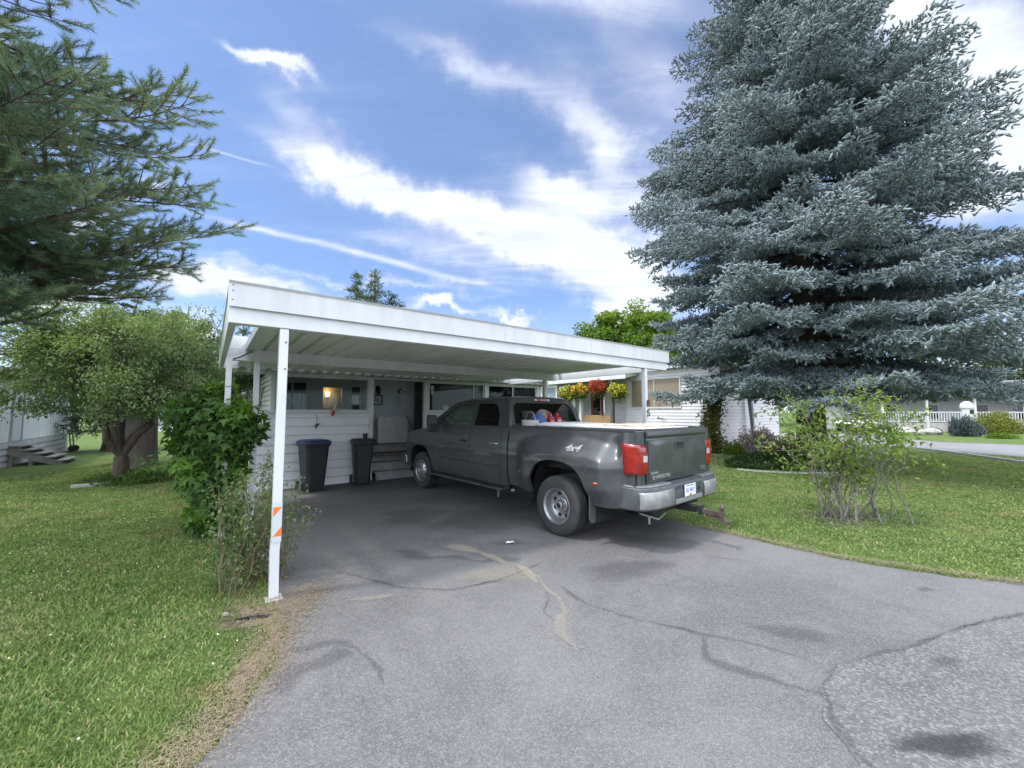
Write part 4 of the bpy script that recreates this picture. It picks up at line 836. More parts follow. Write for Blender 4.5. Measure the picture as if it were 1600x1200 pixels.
def tgs(u, v):
    y = -.765+1.53*u; z = .825+.50*v; e = min(1, 12*u, 12*(1-u), 10*v, 10*(1-v))
    return (-1.1725-e*(.004+.006*math.sin(math.pi*v)-.010*gs(y,-.15,.07)*gs(z,.95,.16)-.008*gs(y,-.62,.12)*gs(z,1.24,.07)+.004*math.sin(5*y+9*z)+.003*math.sin(13*y-4*z)), y, z)
MB().grid(tgs, 60, 30).build('outer_skin', PAINT, tgo, smooth=True)
MB().box(-1.188,-1.164,-.12,.12,1.20,1.30).build('handle_bezel', PAINT, tgo, bev=.006); MB().box(-1.192,-1.1885,-.08,.08,1.215,1.262).build('handle_recess', DARK, tgo); MB().box(-1.202,-1.1885,-.085,.085,1.262,1.285).build('handle', BLACK, tgo, bev=.005)

CH = mat('badge_chrome', (.62,.64,.66), .2, metal=.7)
MR = Matrix.Rotation(R(-90),4,'Z') @ Matrix.Rotation(R(90),4,'X')
text('badge', 'SILVERADO HD', .062, Matrix.Translation((-1.188,.50,.875)) @ MR, CH, tgo, .003, .001); text('badge', 'DURAMAX', .036, Matrix.Translation((-1.188,.66,.93)) @ MR, CH, tgo, .003, .0005)
text('badge', 'LTZ', .065, Matrix.Translation((-1.188,-.64,.89)) @ MR, CH, tgo, .003, .001)
# 4x4 decal, door lettering: follow the side skin
def decal(s_, size, x, z, m, bold=.004, slant=0., xs=1.):
    o = text('decal', s_, size, Matrix(), m, tr, .0, bold)
    bmm = bmesh.new(); bmm.from_mesh(o.data)
    bmesh.ops.triangulate(bmm, faces=bmm.faces); bmesh.ops.subdivide_edges(bmm, edges=[e for e in bmm.edges if e.calc_length() > .03], cuts=3)
    for v in bmm.verts:
        u, h = xs*v.co.x+slant*v.co.y, v.co.y; X_ = x-u; Z_ = z+h; v.co = (X_, ybody(X_, Z_)+.008, Z_)
    bmm.to_mesh(o.data); bmm.free(); return o
decal('4x4', .115, -.27, 1.20, mat('decal_silver', (.27,.285,.30), .5), .003, .18, 1.42)
decal('City Services Ltd', .07, 1.93, .955, mat('faded_lettering', (.22,.23,.25), .5), .001)
decal('2500 HD', .05, 3.33, .975, CH, .001)
# roof, glass, back panel, hood
def roof(u, v):
    x = 1.50+1.62*u; y = (-1+2*v); e = max(0, 1-abs(y)**5); z = 1.895+.075*e-.045*ss(.75,1,u)-.02*ss(.15,0,u)
    return (x-(.10*(1-u)**8)*0, y*.785, z)
MB().grid(roof, 16, 24).build('roof', PAINT, tr, smooth=True)
for i, y in enumerate((-.42,-.14,0,.14,.42)): MB().ball((2.98,y,1.955), .035, 8, 6, (1.4,.9,.5)).build('roof_marker', mat('amber_dark', (.12,.05,.02), .2), tr, smooth=True)
MB().grid(lambda u, v: (3.98-.88*v+.10*(1-(2*u-1)**2), (2*u-1)*(.925-.155*v), 1.41+.455*v), 14, 8).build('windshield', glass_mat('windshield_glass', (.72,.8,.76), refl=.8), tr, smooth=True)
xr = lambda z: 1.262+.21*(z-1.42)/.48
hw = lambda z: .905-.15*(z-1.42)/.46
plate([(-hw(1.42),1.42),(hw(1.42),1.42),(hw(1.66),1.66),(hw(1.86),1.86),(.62,1.93),(0,1.955),(-.62,1.93),(-hw(1.86),1.86),(-hw(1.66),1.66)], [[(-.80,1.48),(.80,1.48),(.74,1.74),(.70,1.80),(.62,1.835),(-.62,1.835),(-.70,1.80),(-.74,1.74)]], lambda y, z: (xr(z), y, z), 'cab_back', PAINT, tr, .03)
plate([(-.80,1.48),(.80,1.48),(.74,1.74),(.70,1.80),(.62,1.835),(-.62,1.835),(-.70,1.80),(-.74,1.74)], [], lambda y, z: (xr(z)+.006, y, z), 'rear_window', glass_mat('privacy_glass', (.06,.07,.075), refl=.8), tr, .004)
MB().box(1.245,1.275,-.93,.93,.55,1.418).build('cab_back_lower', PAINT, tr)
MB().box(1.425,1.465,-.14,.14,1.872,1.925).build('brake_light', mat('dark_red_lens', (.22,.01,.03), .2, coat=1), tr, bev=.006); MB().box(1.432,1.462,.145,.185,1.885,1.915).box(1.432,1.462,-.185,-.145,1.885,1.915).build('cargo_lamp', SIL, tr)
# rounded cab corner column
for s in (1,-1): MB().tube([(1.285,s*.895,1.42),(1.36,s*.84,1.66),(1.45,s*.775,1.87)], [.045,.042,.04], 10).build('corner_pillar', PAINT, tr, smooth=True)
MB().grid(lambda u, v: (3.93+1.2*u, (2*v-1)*.90, 1.31+.075*(1-abs(2*v-1)**3)-.12*ss(.1,1,u)-.05*ss(.85,1,u)+.03*gs(abs(2*v-1),.62,.12)), 12, 20).build('hood', PAINT, tr, smooth=True)
MB().box(3.86,3.95,-.88,.88,1.33,1.40).build('cowl', BLACK, tr)
MB().box(5.05,5.13,-.60,.60,.70,1.14).build('grille', BLACK, tr, bev=.02); MB().box(5.0,5.25,-.98,.98,.46,.70).build('front_bumper', mat('bumper_chrome', (.5,.5,.52), .15, metal=1), tr, bev=.04)
# underbody and cab interior
MB().box(-1.05,4.95,-.46,-.36,.50,.66).box(-1.05,4.95,.36,.46,.50,.66).box(-1.0,1.2,-.84,.84,.86,.895).box(1.3,3.9,-.88,.88,.46,.56).box(3.9,4.9,-.5,.5,.45,1.1).box(.9,2.3,.40,.80,.40,.62).build('chassis', DARK, tr)
MB().tube([(0,-.8,.40),(0,.8,.40)], .06).ball((0,0,.40), .18).build('rear_axle', DARK, tr)
SEAT = mat('dark_seat_fabric', (.035,.033,.032), .9)
for x, n_ in ((2.75,2),(1.75,2)):
    for y in (-.45,.45):
        se = MB().box(x-.25,x+.25,y-.27,y+.27,.75,.95).build('seat', SEAT, tr, bev=.04); MB().add([(x-.34+.0,y-.25,.95),(x-.16,y-.25,.95),(x-.34,y-.22,1.52),(x-.44,y-.22,1.52),(x-.34,y+.25,.95),(x-.16,y+.25,.95),(x-.34,y+.22,1.52),(x-.44,y+.22,1.52)],[(0,1,2,3),(7,6,5,4),(0,4,5,1),(1,5,6,2),(2,6,7,3),(3,7,4,0)]).build('seat_back', SEAT, se, bev=.03); MB().box(x-.45,x-.36,y-.13,y+.13,1.54,1.70).build('headrest', SEAT, se, bev=.03)
MB().box(3.45,3.85,-.88,.88,1.0,1.40).build('dashboard', SEAT, tr, bev=.05)
MB().lathe([(.17,-.012),(.19,0),(.17,.012),(.15,0)], 20, Matrix.Translation((3.33,.42,1.32)) @ Matrix.Rotation(R(25),4,'Y'), 'X', True).build('steering_wheel', BLACK, tr)
# rear bumper
BS = mat('scuffed_bumper_silver', (.33,.34,.33), .38, metal=.35, var=.3, vscale=7); BB = mat('bumper_grey', (.085,.09,.10), .5, var=.35, vscale=6)
path = [(-.98,1.02),(-1.15,1.025),(-1.27,1.0),(-1.34,.93),(-1.385,.80),(-1.40,.45),(-1.40,.30)]
def bump_strip(pth, z0, z1, nm, m, off=0., par=tr):
    mb = MB()
    prof = [(0,z0),(0.012,z0+.02),(0.014,(z0+z1)/2),(0.010,z1-.02),(-.004,z1)]
    for (ox, z) in prof: mb.v += [(x-ox-off, y, z) for x, y in pth]
    n = len(pth)
    for i in range(4): mb.f += [(i*n+j, i*n+j+1, i*n+n+j+1, i*n+n+j) for j in range(n-1)]
    return mb.build(nm, m, par, smooth=True, solid=.012)
full = path+[(-1.40,-.30),(-1.40,-.45)]+[(x,-y) for x, y in path[::-1][2:]]
bp_ = bump_strip(full, .50, .765, 'rear_bumper', BB); bp_.location = (.125,0,.012); bp_.scale = (1,.985,1)
for s in (1,-1):
    pp = [(-1.275,1.0),(-1.34,.935),(-1.385,.80),(-1.40,.60),(-1.40,.42)]; pp = pp if s > 0 else [(x,-y) for x, y in pp[::-1]]
    bump_strip([(x-.012,y) for x, y in pp], .515, .715, 'bumper_panel', BS, .004, bp_)
    MB().add([(x,s*y,.772) for x, y in [(-1.0,1.02),(-1.15,1.02),(-1.27,.995),(-1.335,.925),(-1.38,.80),(-1.395,.42),(-1.17,.42),(-1.17,.98)]]+[(x,s*y,.79) for x, y in [(-1.0,1.01),(-1.15,1.01),(-1.26,.985),(-1.325,.915),(-1.37,.79),(-1.385,.42),(-1.17,.42),(-1.17,.98)]],
      [tuple(range(8,16))]+[(i,(i+1)%8,8+(i+1)%8,8+i) for i in range(8)]).build('bumper_step', mat('step_grey', (.17,.175,.18), .5, var=.4, vscale=9), bp_)
MB().box(-1.385,-1.17,-.415,.415,.742,.775).build('bumper_step', BB, bp_); MB().box(-1.425,-1.405,-.36,.36,.515,.575).build('lower_step', mat('lower_step_silver', (.30,.31,.32), .4, metal=.4), bp_, bev=.008)
MB().prism([(-.40,.58),(.40,.58),(.36,.735),(-.36,.735)], 'x', -1.418, -1.412).build('recess', mat('recess_dark', (.05,.055,.065), .6), bp_)
MB().lathe([(0,0),(.028,0),(.028,.012),(.0,.014)], 14, Matrix.Translation((-1.432,-.27,.655)), 'X').build('trailer_socket', DARK, bp_)
fr = MB().box(-1.428,-1.420,-.165,.165,.575,.745).build('plate_frame', BLACK, bp_, bev=.004)
MB().box(-1.433,-1.4285,-.15,.15,.585,.735).build('licence_plate', mat('plate_white', (.72,.76,.80), .35), fr)
PB = mat('plate_blue', (.04,.10,.35), .4)
text('plate_number', 'DL 4817', .068, Matrix.Translation((-1.4335,.0,.655)) @ MR, PB, fr, .0006, .0008); text('plate_heading', 'British Columbia', .030, Matrix.Translation((-1.4335,0,.717)) @ MR, mat('plate_heading_ink', (.10,.07,.14), .4), fr, .0006)
MB().box(-1.4345,-1.4333,-.035,.035,.587,.612).build('flag_emblem', mat('emblem_orange', (.65,.22,.06), .5), fr)
# hitch
HM = mat('rusty_hitch', (.14,.11,.09), .7, metal=.4, var=.5, vscale=12)
ht = MB().box(-1.38,-1.05,-.04,.04,.395,.475).box(-1.12,-1.05,-.6,.6,.40,.46).box(-1.46,-1.42,-.055,.055,.38,.49).build('hitch_receiver', BLACK, tr, bev=.004)
mb = MB().bar((-1.40,0,.43),(-1.72,0,.42),.055,.05).bar((-1.50,.0,.40),(-1.78,.0,.335),.04,.035).tube([(-1.70,0,.43),(-1.70,0,.47)], .02).lathe([(0,.035),(.02,.033),(.033,.01),(.033,-.01),(.02,-.03)], 14, Matrix.Translation((-1.70,0,.505))); mb.bar((-1.75,-.06,.335),(-1.75,.06,.335),.03,.03)
mb.build('ball_mount', HM, ht); MB().tube([(-1.15,.35,.40),(-1.20,.62,.37),(-1.12,.9,.47)], .012).tube([(-1.22,.86,.44),(-1.22,.86,.36)], .012).build('trailer_bracket', GREYM, tr)
# wheels
TY = mat('tyre_rubber', (.045,.045,.047), .85, var=.35, vscale=6, bump=.4, bscale=60); RIM = mat('dull_rim_metal', (.42,.43,.44), .32, metal=.75, var=.3, vscale=6); HUBD = mat('hub_hole', (.01,.01,.01), .8)
def wheel(x, yc, s, wdt, kind):
    """yc centre of tyre, s outward sign"""
    T = Matrix.Translation((x, yc, .402)) @ Matrix.Diagonal((1, s, 1, 1)); h = wdt/2
    wh = empty('wheel', (0,0,0)); wh.parent = tr
    prof = [(.225,-h*.8),(.25,-h*.98),(.31,-h*1.04),(.36,-h*.98),(.388,-h*.84),(.398,-h*.7)]
    for k in range(5): a = -h*.7+k*h*.28; prof += [(.401,a+.004),(.402,a+h*.20),(.392,a+h*.215),(.392,a+h*.27)]
    prof += [(.398,h*.7),(.388,h*.84),(.36,h*.98),(.31,h*1.04),(.25,h*.98),(.232,h*.82)]
    MB().lathe(prof, 56, T, 'Y').build('tyre', TY, wh, smooth=True)
    if kind == 'deep':
        rp = [(.246,h*.90),(.240,h*.96),(.232,h*.90),(.214,h*.78),(.205,h*.3),(.195,-h*.05),(.175,-h*.25),(.135,-h*.33),(.110,-h*.28)]
        MB().lathe(rp, 48, T, 'Y').build('rim', RIM, wh, smooth=True)
        hb = MB().lathe([(.110,-h*.28),(.112,h*.05),(.100,h*.12),(.062,h*.12),(.058,h*.42),(.045,h*.50),(0,h*.50)], 32, T, 'Y').build('hub', RIM, wh, smooth=True)
        nuts = MB(); holes = MB()
        for k in range(8):
            a = 2*math.pi*k/8; nuts.lathe([(.013,h*.10),(.013,h*.30),(.008,h*.34),(0,h*.34)], 6, T @ Matrix.Translation((.082*math.cos(a),0,.082*math.sin(a))), 'Y')
            a += .39; holes.ball((x+.158*math.cos(a), yc+s*(-h*.27), .402+.158*math.sin(a)), .030, 10, 6, (1,.35,1))
        nuts.build('wheel_nuts', GREYM, hb); holes.build('rim_holes', HUBD, wh)
        MB().lathe([(.035,h*.505),(.03,h*.53),(0,h*.53)], 20, T, 'Y').build('hub_cap', BLACK, hb)
    else:
        rp = [(.246,h*.90),(.240,h*.98),(.228,h*.90),(.21,h*.70),(.18,h*.78),(.15,h*.98),(.12,h*1.02)]
        MB().lathe(rp, 48, T, 'Y').build('rim', RIM, wh, smooth=True); hb = MB().lathe([(.12,h*1.02),(.12,h*1.05),(.07,h*1.05),(.065,h*1.5),(.045,h*1.6),(0,h*1.6)], 32, T, 'Y').build('hub', RIM, wh, smooth=True)
        nuts = MB(); holes = MB()
        for k in range(8):
            a = 2*math.pi*k/8; nuts.lathe([(.013,h*1.04),(.013,h*1.25),(0,h*1.28)], 6, T @ Matrix.Translation((.09*math.cos(a),0,.09*math.sin(a))), 'Y'); a += .39
            holes.ball((x+.178*math.cos(a), yc+s*(h*.80), .402+.178*math.sin(a)), .026, 10, 6, (1,.45,1))
        nuts.build('wheel_nuts', GREYM, hb); holes.build('rim_holes', HUBD, wh)
    return wh
for s in (1,-1):
    wheel(0, s*1.055, s, .225, 'deep'); wheel(0, s*.755, s, .225, 'deep'); wheel(4.26, s*.86, s, .235, 'front')
# ---------------------------------------------------------------- load in the bed
def TL(n, x, y, z, label, cat, rz=0):
    v = tr.matrix_basis @ Vector((x,y,z)) if False else Matrix.Translation((1.486,6.307,0)) @ Matrix.Rotation(R(130.3),4,'Z') @ Vector((x,y,z))
    t = empty(n, v, R(130.3)+rz); tag(t, label, cat); return t
t = TL('plywood_sheet', -.05, -.02, 1.463, 'long white board lying along the top of the truck bed', 'board')
MB().box(-1.05,.80,-.40,.80,.0,.012).build('board', WHITE, t, bev=.002)
t = TL('white_toolbox', .28, .35, 1.4765, 'white toolbox lying across the bed behind the cab', 'toolbox')
MB().add([(-.5,-.4,0),(.55,-.4,0),(.55,.4,0),(-.5,.4,0),(-.5,-.38,.025),(.40,-.38,.04),(.40,.38,.04),(-.5,.38,.025)],[(3,2,1,0),(4,5,6,7),(0,1,5,4),(1,2,6,5),(2,3,7,6),(3,0,4,7)]).build('body', mat('white_ribbed_plastic', (.66,.67,.70), .4, var=.1, vscale=40), t, bev=.006)
t = TL('stained_plank', -.45, .05, 1.4765, 'yellowed paint stained plank on the white boards in the truck bed', 'plank')
MB().box(-.55,.20,-.30,.36,.0,.028).build('plank', mat('stained_cream', (.60,.56,.47), .7, var=.5, vscale=7, c2=(.34,.25,.18)), t, bev=.003)
t = TL('blue_bag', 1.02, .50, .93, 'blue bag in front of the rear cab window', 'bag')
mb = MB().ball((0,0,.56), .17, 12, 9, (.8,.9,1)); rg = random.Random(2); mb.v = [(x+rg.uniform(-.012,.012),y+rg.uniform(-.012,.012),z) for x,y,z in mb.v]; mb.build('bag', mat('blue_cloth', (.05,.09,.26), .7), t, smooth=True)
t = TL('white_bucket', .98, .72, .93, 'pale plastic bucket by the left bed rail behind the cab', 'bucket')
MB().lathe([(0,0),(.12,0),(.145,.60),(.15,.62),(.14,.62),(.13,.5),(0,.5)], 18).build('bucket', mat('bucket_grey', (.40,.40,.38), .5), t, smooth=True); MB().tube([(-.14,0,.60),(-.08,.02,.74),(.04,.02,.76),(.14,0,.60)], .006).build('handle', GREYM, t)
for k, (y, lb) in enumerate(((.20,'red jug with white label, left of its twin behind the cab'),(.02,'red jug with pale label, right of its twin behind the cab'))):
    t = TL('red_jug', 1.05, y, .93, lb, 'jug'); t['group'] = 'red jugs behind the cab'
    MB().box(-.07,.07,-.07,.07,.0,.66).box(-.03,.03,-.03,.03,.66,.74).build('jug', mat('jug_red', (.30,.02,.03), .4), t, bev=.015); MB().box(-.078,-.072,-.045,.045,.50,.60+.02*k).build('label', mat('jug_label', (.55,.45,.45), .5, var=.6, vscale=30), t)
t = TL('orange_hose_reel', 1.05, .36, .93, 'coiled cords and hoses between the blue bag and red jugs', 'hose')
mb = MB()
for k in range(4): rr = .15+.025*k; mb.tube([(.03*math.sin(3*a+k), rr*math.cos(a), .56+rr*math.sin(a)) for a in [i*math.pi/10 for i in range(21)]], .009, 6)
mb.build('coil', mat('hose_grey', (.30,.29,.30), .6), t); MB().lathe([(0,-.03),(.06,-.03),(.06,.03),(0,.03)], 14, Matrix.Translation((0,-.02,.66)), 'X').build('cap', mat('cap_orange', (.35,.10,.04), .5), t)
# ================================================================ VEGETATION
def nrm(v): return v/(np.linalg.norm(v, axis=-1, keepdims=True)+1e-9)
def curve_pts(a, b, sag, n, rng, jit=.04):
    a, b = np.array(a, float), np.array(b, float); L = np.linalg.norm(b-a); t = np.linspace(0,1,n)[:,None]
    p = a+(b-a)*t; p[:,2] += (sag*4*t*(1-t))[:,0]; p[1:-1] += rng.normal(size=(n-2,3))*jit*L; return p
def broad_tree(name, label, base, crown_c, crown_r, trunk_r, nlimb, nclump, nleaf, leafL, lm_, seed, group=None, cat='tree', clump_r=.16, trunk_m=None, lowcut=-.75, bias=None, fork=.25, shell=.45, twigs=True, wr=.5, sq=1.):
    rng = np.random.default_rng(seed); base = np.array(base, float); cc = np.array(crown_c, float); cr = np.array(crown_r, float)
    t = empty(name, base); tag(t, label, cat, group); o = base
    fk = base+(np.array([cc[0],cc[1],0])-np.array([base[0],base[1],0]))*.15+np.array([0,0,(cc[2]-base[2])*fork])
    mb = MB(); mb.tube([tuple(p-o) for p in (base+[0,0,-.05], base+[0,0,.08], base*.5+fk*.5, fk)], [trunk_r*1.45, trunk_r*1.15, trunk_r, trunk_r*.9], 12)
    d = dirs(nclump*3, rng); d = d[d[:,2] > lowcut][:nclump]; rad = rng.uniform(shell, 1.0, (len(d),1))**.7
    lump = 1+.16*np.sin(d[:,:1]*5+seed)+.13*np.cos(d[:,1:2]*6+seed*2)
    C = cc+d*cr*rad*lump
    if bias is not None: C += np.array(bias)*rng.uniform(0,1,(len(C),1))
    limbs = []
    for k in range(nlimb):
        a = 2*math.pi*(k+rng.uniform(-.25,.25))/nlimb; e = rng.uniform(-.1,.7)
        tip = cc+cr*np.array([math.cos(a)*math.cos(e), math.sin(a)*math.cos(e), math.sin(e)])*.62
        P = curve_pts(fk, tip, rng.uniform(-.05,.06)*np.linalg.norm(tip-fk), 6, rng); limbs.append(P)
        mb.tube([tuple(p-o) for p in P], list(np.linspace(trunk_r*.55, trunk_r*.14, 6)), 8)
    LP = np.concatenate(limbs)
    if twigs:
        for c_ in C:
            i = np.argmin(np.linalg.norm(LP-c_, axis=1)+.4*np.linalg.norm(LP-fk, axis=1)*0); P = curve_pts(LP[i], c_, .03, 4, rng, .06); mb.tube([tuple(p-o) for p in P], [trunk_r*.13, trunk_r*.09, trunk_r*.06, trunk_r*.03], 5, False)
    mb.build('trunk', trunk_m or BARK, t, smooth=True)
    R_ = clump_r*cr.mean()*2; per = nleaf//len(C); n = per*len(C)
    cen = np.repeat(C, per, 0); dd = dirs(n, rng)*(rng.uniform(0,1,(n,1))**.5)*R_*np.repeat(rng.uniform(.6,1.35,(len(C),1)), per, 0); dd[:,2] *= .75*sq
    pos = cen+dd; out = nrm(pos-cc)
    V, F = leaves(pos-o, nrm(dirs(n, rng)+out*.7+np.array([0,0,-.25])), leafL*rng.uniform(.7,1.25,n), wr, rng, up=np.array([0,0,1.]))
    tri_mesh('crown', V, F, lm_, t); return t
G_OLIVE = leaf_mat('olive_leaf', (.13,.195,.075), (.235,.295,.14), (.10,.165,.07), .38)
G_MAPLE = leaf_mat('bright_leaf', (.12,.20,.025), (.20,.27,.045), (.08,.16,.02), .4, nscale=.35)
G_DARK = leaf_mat('dark_leaf', (.035,.07,.022), (.075,.12,.035), None, .25)
G_VINE = leaf_mat('vine_leaf', (.03,.08,.018), (.075,.16,.03), (.12,.24,.03), .35, nscale=1.3)
# fruit tree (left)
ft = broad_tree('fruit_tree', 'low spreading fruit tree with leaning limbs on the left lawn', (-9.25,9.6,0), (-9.75,9.9,2.82), (2.5,2.25,1.45), .15, 6, 260, 52000, .085, G_OLIVE, 11, bias=(0,0,.05), lowcut=-.92, clump_r=.095, fork=.22, shell=.35, wr=.42)
rng = np.random.default_rng(77)
# upright wisps breaking the crown outline
mb = MB(); LV = []
for k in range(60):
    a = rng.uniform(0,6.28); r = rng.uniform(.2,1)**.5; p = np.array([-9.7+2.3*r*math.cos(a), 9.9+2.0*r*math.sin(a), 2.9+1.15*math.sqrt(max(0,1-r*r*.8))]); q = p+np.array([rng.normal()*.18+(.35*r*math.cos(a)), rng.normal()*.15, rng.uniform(.25,.75)])
    mb.tube([tuple(p-[-9.25,9.6,0]), tuple(q-[-9.25,9.6,0])], [.008,.004], 4, False); t_ = rng.uniform(0,1,(26,1)); LV.append(p+(q-p)*t_+rng.normal(size=(26,3))*.03)
LV = np.concatenate(LV); V, F = leaves(LV-[-9.25,9.6,0], dirs(len(LV), rng)+[0,0,.5], .085, .4, rng); tri_mesh('shoots', V, F, G_OLIVE, ft); mb.build('twigs', BARK, ft)
broad_tree('old_tree', 'thick rough barked old trunk just behind the fruit tree', (-11.8,12.7,0), (-11.9,13.2,3.6), (2.2,2.0,1.3), .46, 6, 60, 12000, .11, G_DARK, 12, clump_r=.13, fork=.55, trunk_m=mat('rough_old_bark', (.16,.135,.115), .95, var=.55, vscale=5, bump=1., bscale=9, stretch=(1,1,.2)))
broad_tree('maple_tree', 'bright green broad tree rising behind the neighbour roof', (9.5,29,0), (8.9,29,6.0), (3.9,3.5,3.0), .3, 8, 190, 30000, .24, G_MAPLE, 13, clump_r=.10, wr=.7)
broad_tree('hedge_tree', 'dark green tree low behind the neighbour roof, left of the maple', (2.5,33,0), (3.5,33,3.6), (4.5,2.5,2.5), .2, 6, 120, 16000, .25, leaf_mat('mid_leaf', (.05,.10,.02), (.10,.16,.03), None, .3), 14, clump_r=.11, wr=.7)
for k, (x, y, s_, lb) in enumerate(((-31,40,3.2,'far round tree at the left end of the distant row'),(-24.5,44,3.6,'far tree above the small distant white house'),(-37,34,3.4,'far tree behind the left mobile home'),(52,47,5.5,'dark tree at the right behind the far porch'),(40,54,6,'dark tree behind the far house roof'),(28,50,5.5,'dark tree beyond the parked car'),(63,44,5.5,'dark tree at the far right edge'))):
    broad_tree('background_tree', lb, (x,y,0), (x,y,s_*1.1), (s_,s_,s_*.95), .25, 5, 70, 9000, .34, G_DARK if k > 2 else leaf_mat('far_leaf', (.06,.10,.035), (.10,.15,.05), None, .3), 30+k, group='trees in the far background', clump_r=.16, twigs=False, wr=.7)
def juniper(x, y, rx, rz, label, seed):
    rng = np.random.default_rng(seed); t = empty('juniper', (x,y,0)); tag(t, label, 'shrub', 'junipers beside the far porch'); n = 9000; d = dirs(n, rng); d[:,2] = abs(d[:,2])
    p = d*rng.uniform(.6,1.,(n,1))*np.array([rx,rx*.7,rz])*(1+.18*np.sin(d[:,:1]*7+seed)*np.cos(d[:,1:2]*6)); V, F = leaves(p, nrm(d+[0,0,.6]), .22, .3, rng); tri_mesh('foliage', V, F, leaf_mat('juniper_green', (.02,.055,.02), (.045,.09,.03), None, .1), t); MB().tube([(0,0,0),(0,0,rz*.6)], .1).build('trunk', BARK, t)
juniper(48,35.5,3.2,3.0,'tall dark juniper right of the pink umbrella',1); juniper(44.5,32.5,2.4,1.5,'low spreading juniper on the far lawn',2); juniper(51,31,3.2,2.3,'wide juniper at the right edge of the far lawn',3)
def bush(name, label, x, y, rx, ry, rz, n, L, lmx, seed, cat='bush', wr=.5, upw=.5, group=None, hollow=.2, stems=8):
    rng = np.random.default_rng(seed); t = empty(name, (x,y,0)); tag(t, label, cat, group); d = dirs(n, rng); d[:,2] = abs(d[:,2])
    p = d*rng.uniform(hollow,1.,(n,1))**.6*np.array([rx,ry,rz])*(1+.2*np.sin(d[:,:1]*6+seed)*np.cos(d[:,1:2]*5+seed)); V, F = leaves(p, nrm(dirs(n, rng)+d*.7+[0,0,upw]), L*rng.uniform(.7,1.3,n), wr, rng); tri_mesh('foliage', V, F, lmx, t)
    mb = MB()
    for k in range(stems): a = 6.28*k/stems; mb.tube([(.05*math.cos(a),.05*math.sin(a),0),(rx*.5*math.cos(a),ry*.5*math.sin(a),rz*.6)], [.012+.01*rx,.006], 5, False)
    mb.build('stems', BARK, t); return t
bush('lavender_bush', 'blue grey lavender clump before the white pillar', 31.3, 27.8, .9, .7, 1.15, 2600, .30, leaf_mat('lavender_grey', (.10,.15,.13), (.16,.18,.24), None, .2), 41, 'plant', .12, 1.6)
bush('yellow_green_shrub', 'rounded yellow green shrub before the far porch', 38.0, 31.5, 1.8, 1.1, 1.6, 5000, .16, leaf_mat('yellow_green', (.16,.20,.04), (.24,.24,.06), None, .3), 42); bush('grey_green_shrub', 'pale grey green shrub at the right end of the far bed', 41.5, 30.0, 1.4, 1.0, 1.1, 4000, .14, leaf_mat('grey_green', (.12,.16,.08), (.20,.22,.13), None, .3), 43)
bush('far_hedge', 'light green low plants at the corner of the far lawn', 31, 25.5, .8, .6, .3, 900, .14, G_MAPLE, 44, stems=3)
bush('dry_hydrangea', 'dry reddish bush with pale dead stems against the garage siding', 10.35, 16.9, .95, .7, 1.05, 2600, .10, leaf_mat('dry_leaf', (.33,.25,.22), (.56,.51,.47), None, .1), 45, wr=.45, upw=.9)
bush('yellow_shrub', 'small yellow green shrub left of the spruce trunk', 11.1, 16.2, .6, .5, .75, 1600, .08, leaf_mat('ygreen2', (.16,.19,.05), (.24,.24,.08), None, .3), 46); bush('rusty_plant', 'rusty brown low plant between the yellow shrub and the trunk', 11.2, 15.5, .45, .4, .4, 900, .08, leaf_mat('rust_leaf', (.22,.08,.05), (.30,.16,.08), None, .2), 47, 'plant')
bush('small_green_plant', 'small bright green plant at the foot of the trellis vine', 8.75, 15.9, .42, .35, .5, 1200, .09, G_MAPLE, 48, 'plant')
bush('far_flower_bed', 'low pale flower clump on the distant left lawn', -14.2, 24.5, .9, .5, .35, 900, .10, leaf_mat('pale_bloom', (.30,.32,.18), (.5,.48,.35), None, .2), 49, 'plant', stems=3); bush('dark_ground_plant', 'dark low plant on the lawn left of the old trunk', -12.2, 16.5, .5, .4, .35, 900, .10, G_DARK, 50, 'plant', stems=3)
bush('tree_foot_plant', 'leafy low plants at the foot of the fruit tree', -9.15, 9.75, .85, .7, .26, 2600, .075, leaf_mat('foot_leaf', (.06,.12,.025), (.12,.19,.04), None, .3), 51, 'plant', upw=.8, stems=3)
bush('rhubarb_clump', 'single upright weed in the lawn left of the vine', -6.35, 8.0, .12, .1, .26, 120, .08, G_DARK, 53, 'plant', stems=2)
# ground cover round the spruce
rng = np.random.default_rng(52); n = 15000; a = rng.uniform(0,6.28,n); r = np.sqrt(rng.uniform(0,1,n)); p = np.stack([8.55+2.0*r*np.cos(a), 12.35+.85*r*np.sin(a), rng.uniform(0,1,n)*.42*(1-r**2*.7)*(1+.4*np.sin(a*3))], 1)
V, F = leaves(p, nrm(dirs(n, rng)+[0,0,.6]), .07, .6, rng); tag(tri_mesh('ground_cover', V, F, leaf_mat('cover_leaf', (.018,.045,.012), (.05,.10,.02), None, .25)), 'dark green ground cover at the foot of the blue spruce', 'ground cover', kind='stuff')
mb = MB(); pts = [(6.55,11.75),(6.9,11.35),(7.5,11.1),(8.2,11.0),(9.0,11.1)]
for q0, q1 in zip(pts, pts[1:]): mb.bar((*q0,.02),(*q1,.02),.05,.05)
tag(mb.build('garden_edging', CONC), 'grey strip edging curving round the ground cover bed', 'edging')
